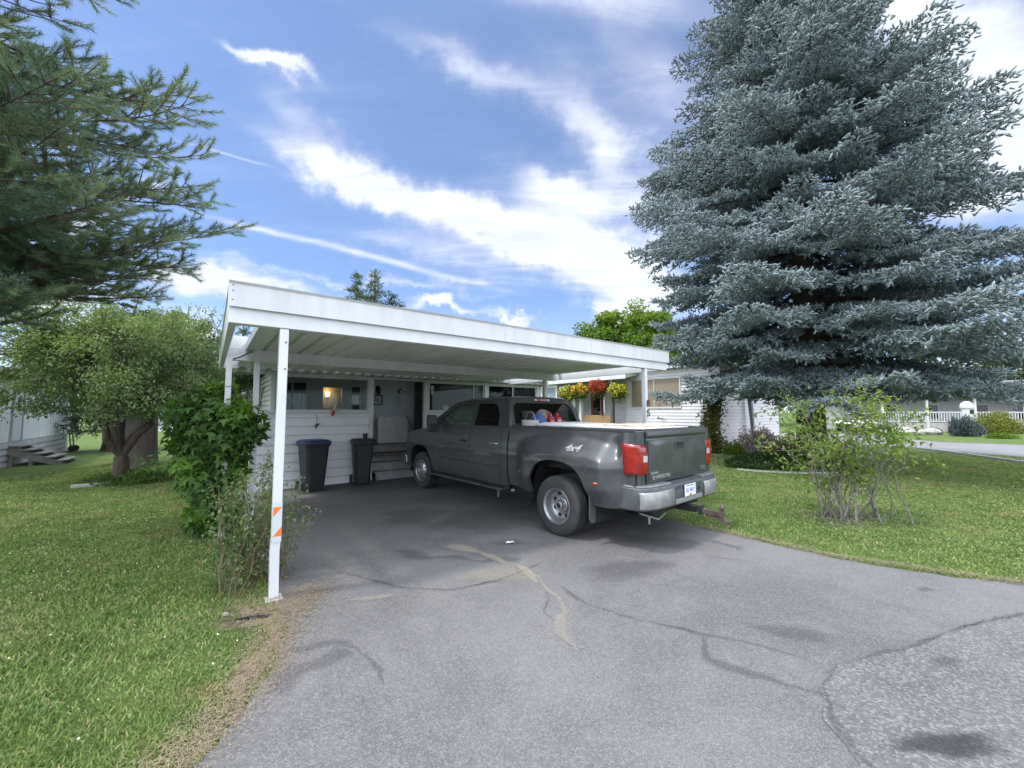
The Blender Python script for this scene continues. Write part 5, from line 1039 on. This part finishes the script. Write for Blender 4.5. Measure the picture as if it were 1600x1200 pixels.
# trellis with climbing vine at the neighbour corner
t = empty('trellis_vine', (8.25,16.6,0)); tag(t, 'tall narrow climbing vine on a trellis against the lilac siding', 'climbing plant'); rng = np.random.default_rng(60)
mb = MB(); [mb.bar((x,0,0),(x,0,3.0),.04) for x in (-.3,0,.3)]; [mb.bar((-.32,.03,z),(.32,.03,z),.03) for z in np.arange(.3,3,.4)]; mb.build('trellis', mat('trellis_grey', (.2,.19,.17), .8), t)
n = 4200; z = rng.uniform(0,1,n)*2.9; p = np.stack([rng.normal(size=n)*.20+.10*np.sin(z*4)-.05, rng.normal(size=n)*.16-.15, z], 1); V, F = leaves(p, nrm(dirs(n, rng)+[0,-.3,-.4]), .11, .55, rng); tri_mesh('foliage', V, F, leaf_mat('trellis_leaf', (.10,.12,.03), (.25,.21,.06), (.04,.08,.02), .3, nscale=2), t)
# ---------------------------------------------------------------- climbing vine on the side posts
def lobed(pos, tip, L, rng, up):
    """five lobed leaves, as fans of 7 outer points round the stalk"""
    n = len(pos); tip = nrm(tip); r = rng.normal(size=(n,3))*.55+up; side = nrm(np.cross(tip, r)); nr = np.cross(side, tip)
    out = [(0,0,0),(.10,.42,.02),(.36,.62,-.05),(.40,.26,.07),(1.0,0,-.12),(.40,-.26,.07),(.36,-.62,-.05),(.10,-.42,.02)]
    L = L[:,None]; V = np.stack([pos+tip*L*a+side*L*b*.85+nr*L*c for a, b, c in out], 1).reshape(-1,3); k = np.arange(n)[:,None]*8
    F = np.concatenate([k+[0,i,i+1] for i in range(1,7)], 1).reshape(-1,3); return V, F
t = empty('climbing_vine', (-4.17,5.62,0)); tag(t, 'dense dark climbing vine swallowing the left side posts of the carport', 'climbing plant'); rng = np.random.default_rng(61); P = []
for c_, r_, m_ in (((-.10,.05,1.66),(.62,.48,.42),62),((.36,-.15,1.50),(.50,.42,.40),45),((-.45,.2,1.35),(.36,.36,.36),20),((.02,0,1.0),(.50,.45,.55),56),((.16,-.1,.55),(.36,.34,.5),36),((.0,.05,.2),(.40,.32,.25),18),((-.05,.05,2.02),(.34,.3,.16),10)):
    d = dirs(m_*22, rng); P.append(np.array(c_)+d*np.array(r_)*(rng.uniform(.45,1.06,(len(d),1))))
P = np.concatenate(P)*[.86,.86,.97]; P = P[P[:,2] > .04]; n = len(P); out = nrm(P*[1,1,.2]-[0,0,.2]); V, F = lobed(P, nrm(dirs(n, rng)*.6+out*.6+[0,0,-.55]), rng.uniform(.07,.135,n), rng, out*.7+[0,0,.7]); tri_mesh('foliage', V, F, G_VINE, t)
mb = MB()
for k in range(9): a = k*.7; mb.tube([(.1*math.cos(a),.1*math.sin(a),0),(.14*math.cos(a+1),.12*math.sin(a+1),.7),(.3*math.cos(a+.5),.25*math.sin(a+.5),1.5)], [.02,.016,.007], 6, False)
for k in range(7): mb.tube([(-.2+.12*k,.1,1.5),(-.35+.2*k,-.3,1.95+.08*(k%3)),(-.5+.25*k,-.5,2.0+.1*(k%2))], .006, 5, False)
mb.build('stems', BARK, t)
P = np.array([(-1.15,.35,.95),(-1.0,.3,.85),(-1.25,.4,.9),(-.95,.3,1.0),(-1.35,.4,.83)]).repeat(9,0)+rng.normal(size=(45,3))*.06; V, F = lobed(P, dirs(45, rng)+[-.5,0,-.2], rng.uniform(.06,.1,45), rng, np.array([0,0,1.])); tri_mesh('runner_leaves', V, F, G_VINE, t)
# ---------------------------------------------------------------- straggly shrub at the front left post
t = empty('post_shrub', (-2.58,4.02,0)); tag(t, 'straggly pale leaved shrub growing round the front left post', 'shrub'); rng = np.random.default_rng(62); mb = MB(); LV = []; DR = []
for k in range(30):
    a = rng.uniform(0,6.28); L_ = rng.uniform(.5,1.2); b0 = np.array([rng.normal()*.12, rng.normal()*.14, 0]); sp = rng.uniform(.12,.42); e = b0+np.array([sp*math.cos(a)*.9, sp*math.sin(a)*1.1+.12, L_])
    P_ = curve_pts(b0, e, 0, 6, rng, .03); mb.tube([tuple(p) for p in P_], list(np.linspace(.007,.002,6)), 5, False)
    m_ = 105; tt = rng.uniform(.12,1,m_); i = np.minimum((tt*5).astype(int),4); q = P_[i]+(P_[i+1]-P_[i])*((tt*5-i)[:,None])+rng.normal(size=(m_,3))*.045; LV.append(q); DR.append(nrm(dirs(m_, rng)+[0,0,.2]))
LV = np.concatenate(LV); V, F = leaves(LV, np.concatenate(DR), rng.uniform(.026,.052,len(LV)), .62, rng, up=np.array([0,0,1.])); tri_mesh('foliage', V, F, leaf_mat('pale_shrub_leaf', (.10,.15,.05), (.20,.25,.11), (.06,.11,.03), .35, nscale=4), t); mb.build('stems', mat('brown_twig', (.16,.11,.07), .8), t)
# vine shoots reaching right of the post
# ---------------------------------------------------------------- bare stemmed shrub (right)
t = empty('bare_stemmed_shrub', (5.25,6.35,0)); tag(t, 'tall grey stemmed shrub with sparse yellow green leaves on the right lawn', 'shrub'); rng = np.random.default_rng(63); mb = MB(); LV = []; DR = []
for k in range(30):
    a = rng.uniform(0,6.28); b0 = np.array([.30*rng.normal(), .18*rng.normal(), 0]); out = np.array([math.cos(a)*.95, math.sin(a)*.55, 0])*rng.uniform(.25,1.05); h = rng.uniform(.95,1.95)
    mid = b0+out*.45+[rng.normal()*.06,rng.normal()*.06,h*.55]; e = b0+out+[0,0,h]; P_ = np.concatenate([curve_pts(b0, mid, .02, 5, rng, .035), curve_pts(mid, e, .03, 5, rng, .05)[1:]]); mb.tube([tuple(p) for p in P_], list(np.linspace(rng.uniform(.008,.015),.003,9)), 6, False)
    for j in range(rng.integers(3,6)):
        i = rng.integers(3,9); q = P_[i]+np.array([rng.normal()*.28,rng.normal()*.22,rng.uniform(-.02,.36)]); S = curve_pts(P_[i], q, .02, 4, rng, .08); mb.tube([tuple(p) for p in S], [.006,.004,.003,.002], 4, False)
        if q[2] > 1.15 or rng.random() < .5:
            m_ = rng.integers(14,30); LV.append(q+rng.normal(size=(m_,3))*[.10,.10,.07]); DR.append(nrm(dirs(m_, rng)+[0,0,-.2]))
    m_ = 26; LV.append(e+rng.normal(size=(m_,3))*[.15,.13,.10]); DR.append(nrm(dirs(m_, rng)+[0,0,-.15]))
LV = np.concatenate(LV); V, F = leaves(LV, np.concatenate(DR), rng.uniform(.05,.095,len(LV)), .5, rng, up=np.array([0,0,1.2])); tri_mesh('foliage', V, F, leaf_mat('yellow_green_leaf', (.09,.165,.03), (.17,.235,.055), (.22,.255,.065), .4, nscale=2.5), t)
for k in range(90): a = rng.uniform(0,6.28); x, y = .5*rng.normal()*.8, .25*rng.normal(); mb.tube([(x,y,.01),(x+.15*math.cos(a),y+.15*math.sin(a),rng.uniform(.02,.12))], [.004,.002], 4, False)
mb.build('stems', GBARK, t, smooth=True)
# ---------------------------------------------------------------- conifers
def shoots(pos, d, L, rad, rng, nb=9, wid=.35, spread=.8, core=0.):
    """needle shoots: nb flat needles fanned along each axis, round a solid spindle (if core); returns also one random value per shoot"""
    n = len(pos); d = nrm(d); r = rng.normal(size=(n,3)); x = nrm(np.cross(d, r)); y = np.cross(d, x); L = np.broadcast_to(L,(n,))[:,None]; rad = np.broadcast_to(rad,(n,))[:,None]; Vs = []; q = rng.uniform(0,1,n)
    for k in range(nb):
        a = 2.4*k+rng.uniform(0,.5,(n,1)); t = (k+.3)/nb*.95; o = x*np.cos(a)+y*np.sin(a); b0 = pos+d*L*t; tip = b0+(d*spread+o)*rad; s = nrm(np.cross(o, d))*rad*wid*.5
        Vs += [b0+s-d*rad*.1, b0-s+d*rad*.1, tip]
    V = np.stack(Vs, 1).reshape(-1,3); F = np.arange(len(V)).reshape(-1,3); Q = np.repeat(q, nb*3)
    if core:
        O3 = [x, y*.866-x*.5, -y*.866-x*.5]; A = [pos+d*L*.12+o*rad*core for o in O3]; B = [pos+d*L*.80+o*rad*core*.85 for o in O3]
        C = np.stack([pos-d*L*.08]+A+B+[pos+d*L*1.06], 1).reshape(-1,3); T = []
        for k in range(3): m_ = (k+1)%3; T += [[0,1+m_,1+k],[7,4+k,4+m_],[1+k,1+m_,4+m_],[1+k,4+m_,4+k]]
        F = np.concatenate([F, (np.arange(n)[:,None,None]*8+np.array(T)).reshape(-1,3)+len(V)]); V = np.concatenate([V, C]); Q = np.concatenate([Q, np.repeat(q, 8)])
    return V, F, Q
def spruce(name, label, base, H, Rm, z0, per_lvl, dz, sh_step, shL, shR, lmx, seed, nb=9, group=None, prof=None, tr_r=.3, trunk_m=None, wid=.35, lat=.34, core=0.):
    rng = np.random.default_rng(seed); t = empty(name, base); tag(t, label, 'tree', group); mb = MB(); SP, SD = [], []
    mb.tube([(0,0,-.05),(0,0,.1),(0,0,.45),(0,0,1.2),(0,0,H*.5),(0,0,H-.2)], [tr_r*1.5,tr_r*1.35,tr_r*1.12,tr_r,tr_r*.55,.02], 16)
    z = z0
    while z < H-.25:
        f = 1-(z-z0)/(H-z0); Rz = Rm*(prof(z) if prof else f**.85)
        m_ = max(4, int(per_lvl*(.45+.55*Rz/Rm))); a0 = rng.uniform(0,6.28)
        for k in range(m_):
            a = a0+2*math.pi*k/m_+rng.normal()*.16; Lb = Rz*rng.uniform(.74,1.10)*(1+.10*math.sin(2*a+z*.9)+.07*math.sin(5*a-z)+((.08 if z < 8 else .08-.07*(z-8) if z < 11 else -.13)*math.cos(a+.7) if prof else 0)); zz = z+rng.uniform(-.5,.5)*dz
            u = np.array([math.cos(a), math.sin(a), 0]); v = np.array([-math.sin(a), math.cos(a), 0]); droop = (-.17*Lb if z < H*.4 else -.08*Lb if z < H*.65 else .06*Lb)
            T = np.linspace(0,1,9); P_ = np.outer(T*Lb, u); P_[:,2] = zz+droop*(T**1.2)*1.7-droop*.9*T**4 + .02*Lb*np.sin(T*5); P_ += np.outer(np.sin(T*3+k)*.03*Lb, v)
            mb.tube([tuple(p) for p in P_], list(np.linspace(.012+.010*Lb,.005,9)), 5, False)
            s = max(.24*Lb, .2) if Lb > 2.5 else .12*Lb
            while s < Lb:
                q = s/Lb; i = min(int(q*8),7); p0 = P_[i]+(P_[i+1]-P_[i])*(q*8-i); ll = min(lat*Lb*(1-q)**.7*1.3+.12, 1.25)*rng.uniform(.7,1.1)
                dirm = nrm(P_[min(i+1,8)]-P_[i])
                for sg in (-1,1):
                    ld = nrm(dirm*.75+v*sg*rng.uniform(.7,1.1)+np.array([0,0,rng.uniform(-.22,.10)])); kk = max(2, int(ll/sh_step)); tt = (np.arange(kk)+rng.uniform(.2,.8,kk))/kk
                    pp = p0+np.outer(tt*ll, ld); pp[:,2] -= .10*tt**2*ll; SP.append(pp); SD.append(nrm(ld*.8+rng.normal(size=(kk,3))*.6+np.array([0,0,.25])))
                    pp2 = pp+rng.normal(size=pp.shape)*[.06,.06,.035]; SP.append(pp2); SD.append(nrm(dirm*.5+v*sg*.3+rng.normal(size=(kk,3))*.6+np.array([0,0,.1])))
                s += sh_step*1.45
            SP.append(P_[-1:]); SD.append(dirm[None])
        z += dz*(1.0 if z < H*.55 else 1.15)
    SP, SD = np.concatenate(SP), np.concatenate(SD); n = len(SP)
    V, F, Q = shoots(SP, SD, shL*rng.uniform(.75,1.25,n), shR*rng.uniform(.85,1.15,n), rng, nb, wid, core=core); rnd_attr(tri_mesh('crown', V, F, lmx, t, smooth=True), Q); mb.build('trunk', trunk_m or BARK, t, smooth=True); return t
BLUE = leaf_mat('blue_spruce_needle', (.19,.25,.265), (.37,.45,.47), (.17,.22,.23), .10, .6, .9, attr=True)
def bp_(z): # outline of the big spruce, read from side to side
    return float(np.interp(z, [2.0,3.4,5,8,11,14.2,17,20,22], [4.4,4.8,5.4,5.1,4.6,3.3,2.1,.9,.1])/6.3)
spruce('blue_spruce', 'huge blue spruce towering over the right lawn', (9.75,13.1,0), 21.5, 6.3, 2.9, 12, .56, .094, .135, .046, BLUE, 70, 9, prof=bp_, tr_r=.40, wid=.30, lat=.36, core=.50)
CON = leaf_mat('green_conifer', (.045,.085,.03), (.10,.14,.05), None, .15, attr=True); CON2 = leaf_mat('dark_conifer', (.02,.045,.025), (.045,.08,.04), None, .1, attr=True)
spruce('conifer', 'tallest sunlit green conifer tip above the carport roof', (-10.5,30,0), 12.9, 4.6, 2.0, 11, .5, .30, .36, .12, CON, 71, 8, prof=lambda z: (max(0,12.9-z)/10.9)**1.1, group='conifers in the background')
spruce('conifer', 'sunlit conifer tip just left of the tallest one above the carport roof', (-12.0,30.3,0), 12.5, 4.6, 2.0, 11, .5, .30, .36, .12, CON, 75, 8, prof=lambda z: (max(0,12.5-z)/10.5)**1.1, group='conifers in the background')
spruce('conifer', 'shorter conifer tip just right of the tallest one above the carport roof', (-9.3,30.5,0), 10.8, 3.8, 2.0, 9, .6, .4, .5, .17, CON2, 72, 8, group='conifers in the background')
spruce('conifer', 'small dark conifer seen through the gap at the left end of the carport roof', (-16.3,24,0), 7.3, 2.2, 2.0, 8, .6, .3, .35, .12, CON2, 73, 8, group='conifers in the background')
spruce('conifer', 'dark blue conifer behind the fruit tree crown', (-17.3,17.5,0), 6.6, 2.2, 1.5, 8, .6, .3, .35, .12, CON2, 74, 8, group='conifers in the background')
# foreground pine at the left, trunk outside the picture
t = empty('pine_tree', (-7.6,4.6,0)); tag(t, 'long needled pine reaching in from the left edge', 'tree'); rng = np.random.default_rng(83); mb = MB(); mb.tube([(0,0,-.05),(0,0,.4),(0,0,4),(.1,0,9)], [.34,.26,.20,.05], 14); SP, SD = [], []
for k in range(92):
    z = rng.uniform(3.3,8.6) if 20 < k < 80 else rng.uniform(3.1,5.4) if k < 80 else rng.uniform(2.7,3.9); a = rng.uniform(-1.15,1.0) if k < 58 or k > 79 else rng.uniform(0,6.28); Lb = np.interp(z,[2.3,3.2,3.8,4.6,6,9],[1.8,2.4,3.35,3.55,3.1,1.3])*rng.uniform(.6,1.02)
    u = np.array([math.cos(a), math.sin(a), 0]); v = np.array([-math.sin(a), math.cos(a), 0]); T = np.linspace(0,1,9); P_ = np.outer(T*Lb, u); P_[:,2] = z-.06*Lb*T+rng.uniform(.02,.26)*Lb*T**3; P_ += np.outer(np.sin(T*4+k)*.03*Lb, v); mb.tube([tuple(p) for p in P_], list(np.linspace(.024,.006,9)), 6, False)
    s = .45
    while s < Lb:
        q = s/Lb; i = min(int(q*8),7); p0 = P_[i]+(P_[i+1]-P_[i])*(q*8-i); dm = nrm(P_[i+1]-P_[i])
        for sg in (-1,1):
            ll = rng.uniform(.25,.75)*(1.15-q*.7); ld = nrm(dm*.8+v*sg*rng.uniform(.4,1)+np.array([0,0,rng.uniform(-.15,.35)])); e = p0+ld*ll; mb.tube([tuple(p0), tuple(p0*.4+e*.6+[0,0,-.01]), tuple(e)], [.008,.006,.004], 5, False)
            kk = max(1, int(ll/.17))
            for j in range(kk):
                tt = (j+1)/kk; SP.append(p0+ld*ll*tt); SD.append(nrm(ld+rng.normal(size=3)*.30+[0,0,.18])); 
                if rng.random() < .8: SP.append(p0+ld*ll*tt); SD.append(nrm(ld*.6+v*rng.normal()*.7+rng.normal(size=3)*.25+[0,0,.2]))
        s += rng.uniform(.16,.26)
    SP.append(P_[-1]); SD.append(nrm(P_[-1]-P_[-2]))
SP, SD = np.array(SP), np.array(SD); n = len(SP); nb = 92
d = nrm(SD); r = rng.normal(size=(n,3)); x = nrm(np.cross(d, r)); y = np.cross(d, x); Vs = []; SL = .24*rng.uniform(.7,1.4,(n,1))
for k in range(nb):
    a = rng.uniform(0,6.28,(n,1)); o = x*np.cos(a)+y*np.sin(a); b0 = SP+d*SL*(k/nb); nd = nrm(d*rng.uniform(.9,1.7,(n,1))+o); tip = b0+nd*rng.uniform(.07,.10,(n,1)); s = nrm(np.cross(nd, rng.normal(size=(n,3))))*.0032
    Vs += [b0+s, b0-s, tip]
V = np.stack(Vs, 1).reshape(-1,3)
rnd_attr(tri_mesh('needles', V, np.arange(len(V)).reshape(-1,3), leaf_mat('pine_needle', (.06,.115,.06), (.20,.265,.14), (.105,.18,.125), .18, .45, 1.2, attr=True), t), np.repeat(rng.uniform(0,1,n), nb*3))
mb2 = MB(); [mb2.tube([tuple(a), tuple(a+b*.17)], [.005,.003], 4, False) for a, b in zip(SP[::1], SD[::1])]; mb2.build('twigs', mat('pine_twig', (.16,.09,.05), .8), t, fix=False); mb.build('trunk', BARK, t, smooth=True)
# ---------------------------------------------------------------- grass
def grass(name, x0, x1, y0, y1, n, hmin, hmax, seed, extra=None):
    rng = np.random.default_rng(seed); x = rng.uniform(x0,x1,n*2); y = y0+(y1-y0)*rng.uniform(0,1,n*2)**1.7
    k = ~inpoly(x, y, [(p[0], p[1]) for p in DRIVE]) & (abs(x) < y*1.42+1.2)
    if extra is not None: k &= extra(x, y)
    x, y = x[k][:n], y[k][:n]; n = len(x); dist = np.hypot(x, y); h = rng.uniform(hmin,hmax,n)*(.55+.6*(.5+.5*np.sin(x*1.7+1)*np.cos(y*2.1))); wd = .0014+.0009*dist; a = rng.uniform(0,6.28,n); ln = rng.normal(size=(n,2))*h[:,None]*.55
    B = np.stack([x,y,np.zeros(n)],1); S = np.stack([np.cos(a)*wd, np.sin(a)*wd, np.zeros(n)],1); M_ = B+np.stack([ln[:,0]*.35,ln[:,1]*.35,h*.6],1); T = B+np.stack([ln[:,0],ln[:,1],h],1)
    V = np.stack([B-S,B+S,M_+S*.8,M_-S*.8,T],1).reshape(-1,3); i = np.arange(n)[:,None]*5; F = np.concatenate([i+[0,1,2],i+[0,2,3],i+[3,2,4]],1).reshape(-1,3)
    return tag(tri_mesh(name, V, F, GM), 'short mown grass blades of the lawn', 'grass', kind='stuff')
GM = bpy.data.materials.new('grass_blade'); GM.use_nodes = True; N = NT(GM.node_tree); g = N.n('ShaderNodeNewGeometry'); c = lawn_color(N, g.outputs['Position'])
c = N.mix(1., c, N.mix(g.outputs['Random Per Island'], (.75,.85,.9), (1.75,1.6,1.5)), 'MULTIPLY'); c = N.mix(N.ramp(g.outputs['Random Per Island'], .90, .93), c, (.40,.36,.20))
b = N.n('ShaderNodeBsdfPrincipled', i={'Base Color': c, 'Roughness': .6, 'Specular IOR Level': .25}); tl_ = N.n('ShaderNodeBsdfTranslucent', i={0: c}); N.n('ShaderNodeOutputMaterial', i={0: N.n('ShaderNodeMixShader', i={0: .3, 1: b, 2: tl_})})
grass('grass', -13,-1.3,1.4,13.5, 270000, .016,.036, 90); grass('grass', 2.6,19,3.6,17, 180000, .014,.03, 91)
# clover heads
rng = np.random.default_rng(95); V, F = [], []; mb = MB()
for k in range(480):
    if k < 200: x, y = rng.uniform(-9,-3.2), rng.uniform(3.5,9.5)
    elif k < 300: x, y = rng.normal(-5.6,1.2), rng.normal(6.6,.8)
    elif k < 318: x, y = rng.uniform(-3.6,-1.9), rng.uniform(2.0,3.2)
    else: x, y = rng.uniform(4.5,12), rng.uniform(4.8,9.5)
    if inpoly(np.array([x]), np.array([y]), DRIVE)[0]: continue
    r_ = rng.uniform(.004,.009); h = rng.uniform(.035,.06); mb.v += [(x+r_,y,h),(x,y+r_,h),(x-r_,y,h),(x,y-r_,h),(x,y,h+r_*1.1),(x,y,h-r_)]; k0 = len(mb.v)-6; mb.f += [(k0+i,k0+(i+1)%4,k0+4) for i in range(4)]+[(k0+(i+1)%4,k0+i,k0+5) for i in range(4)]
tag(mb.build('clover_flowers', mat('clover_white', (.62,.62,.52), .7), fix=False), 'scattered white clover heads in the lawn', 'flowers', kind='stuff')
# dry needles and twigs strewn along the driveway rim
rng = np.random.default_rng(96); PT = []
segs = [((-1.9,3.95),(-1.84,3.3),.12,3000),((-2.35,3.6),(-1.9,3.5),.18,2600),((-1.8,3.25),(-1.6,2.6),.11,3200),((-1.6,2.6),(-1.62,1.6),.10,3600),((2.75,5.98),(3.75,4.74),.05,2600),((3.75,4.74),(5.0,4.02),.05,2600),((5.0,4.05),(8,3.3),.05,3600),((4.9,6.2),(5.6,6.2),.3,900)]
for a, b, s_, m_ in segs:
    q = rng.uniform(0,1,(m_,1)); PT.append(np.array(a)*(1-q)+np.array(b)*q+rng.normal(size=(m_,2))*s_)
PT = np.concatenate(PT); n = len(PT); a = rng.uniform(0,6.28,n); L_ = rng.uniform(.012,.05,n); w_ = .0016; z = rng.uniform(.018,.035,n); D2 = np.stack([np.cos(a),np.sin(a)],1); Q2 = np.stack([-np.sin(a),np.cos(a)],1)
A = np.c_[PT+Q2*w_, z]; B = np.c_[PT-Q2*w_, z]; C_ = np.c_[PT+D2*L_[:,None], z+rng.uniform(-.008,.012,n)]; V = np.stack([A,B,C_],1).reshape(-1,3)
tag(tri_mesh('dry_needles', V, np.arange(n*3).reshape(-1,3), leaf_mat('straw_needle', (.20,.15,.10), (.34,.28,.19), None, .1)), 'dry brown needles strewn along the driveway edge', 'leaf litter', kind='stuff')
bpy.context.view_layer.update()
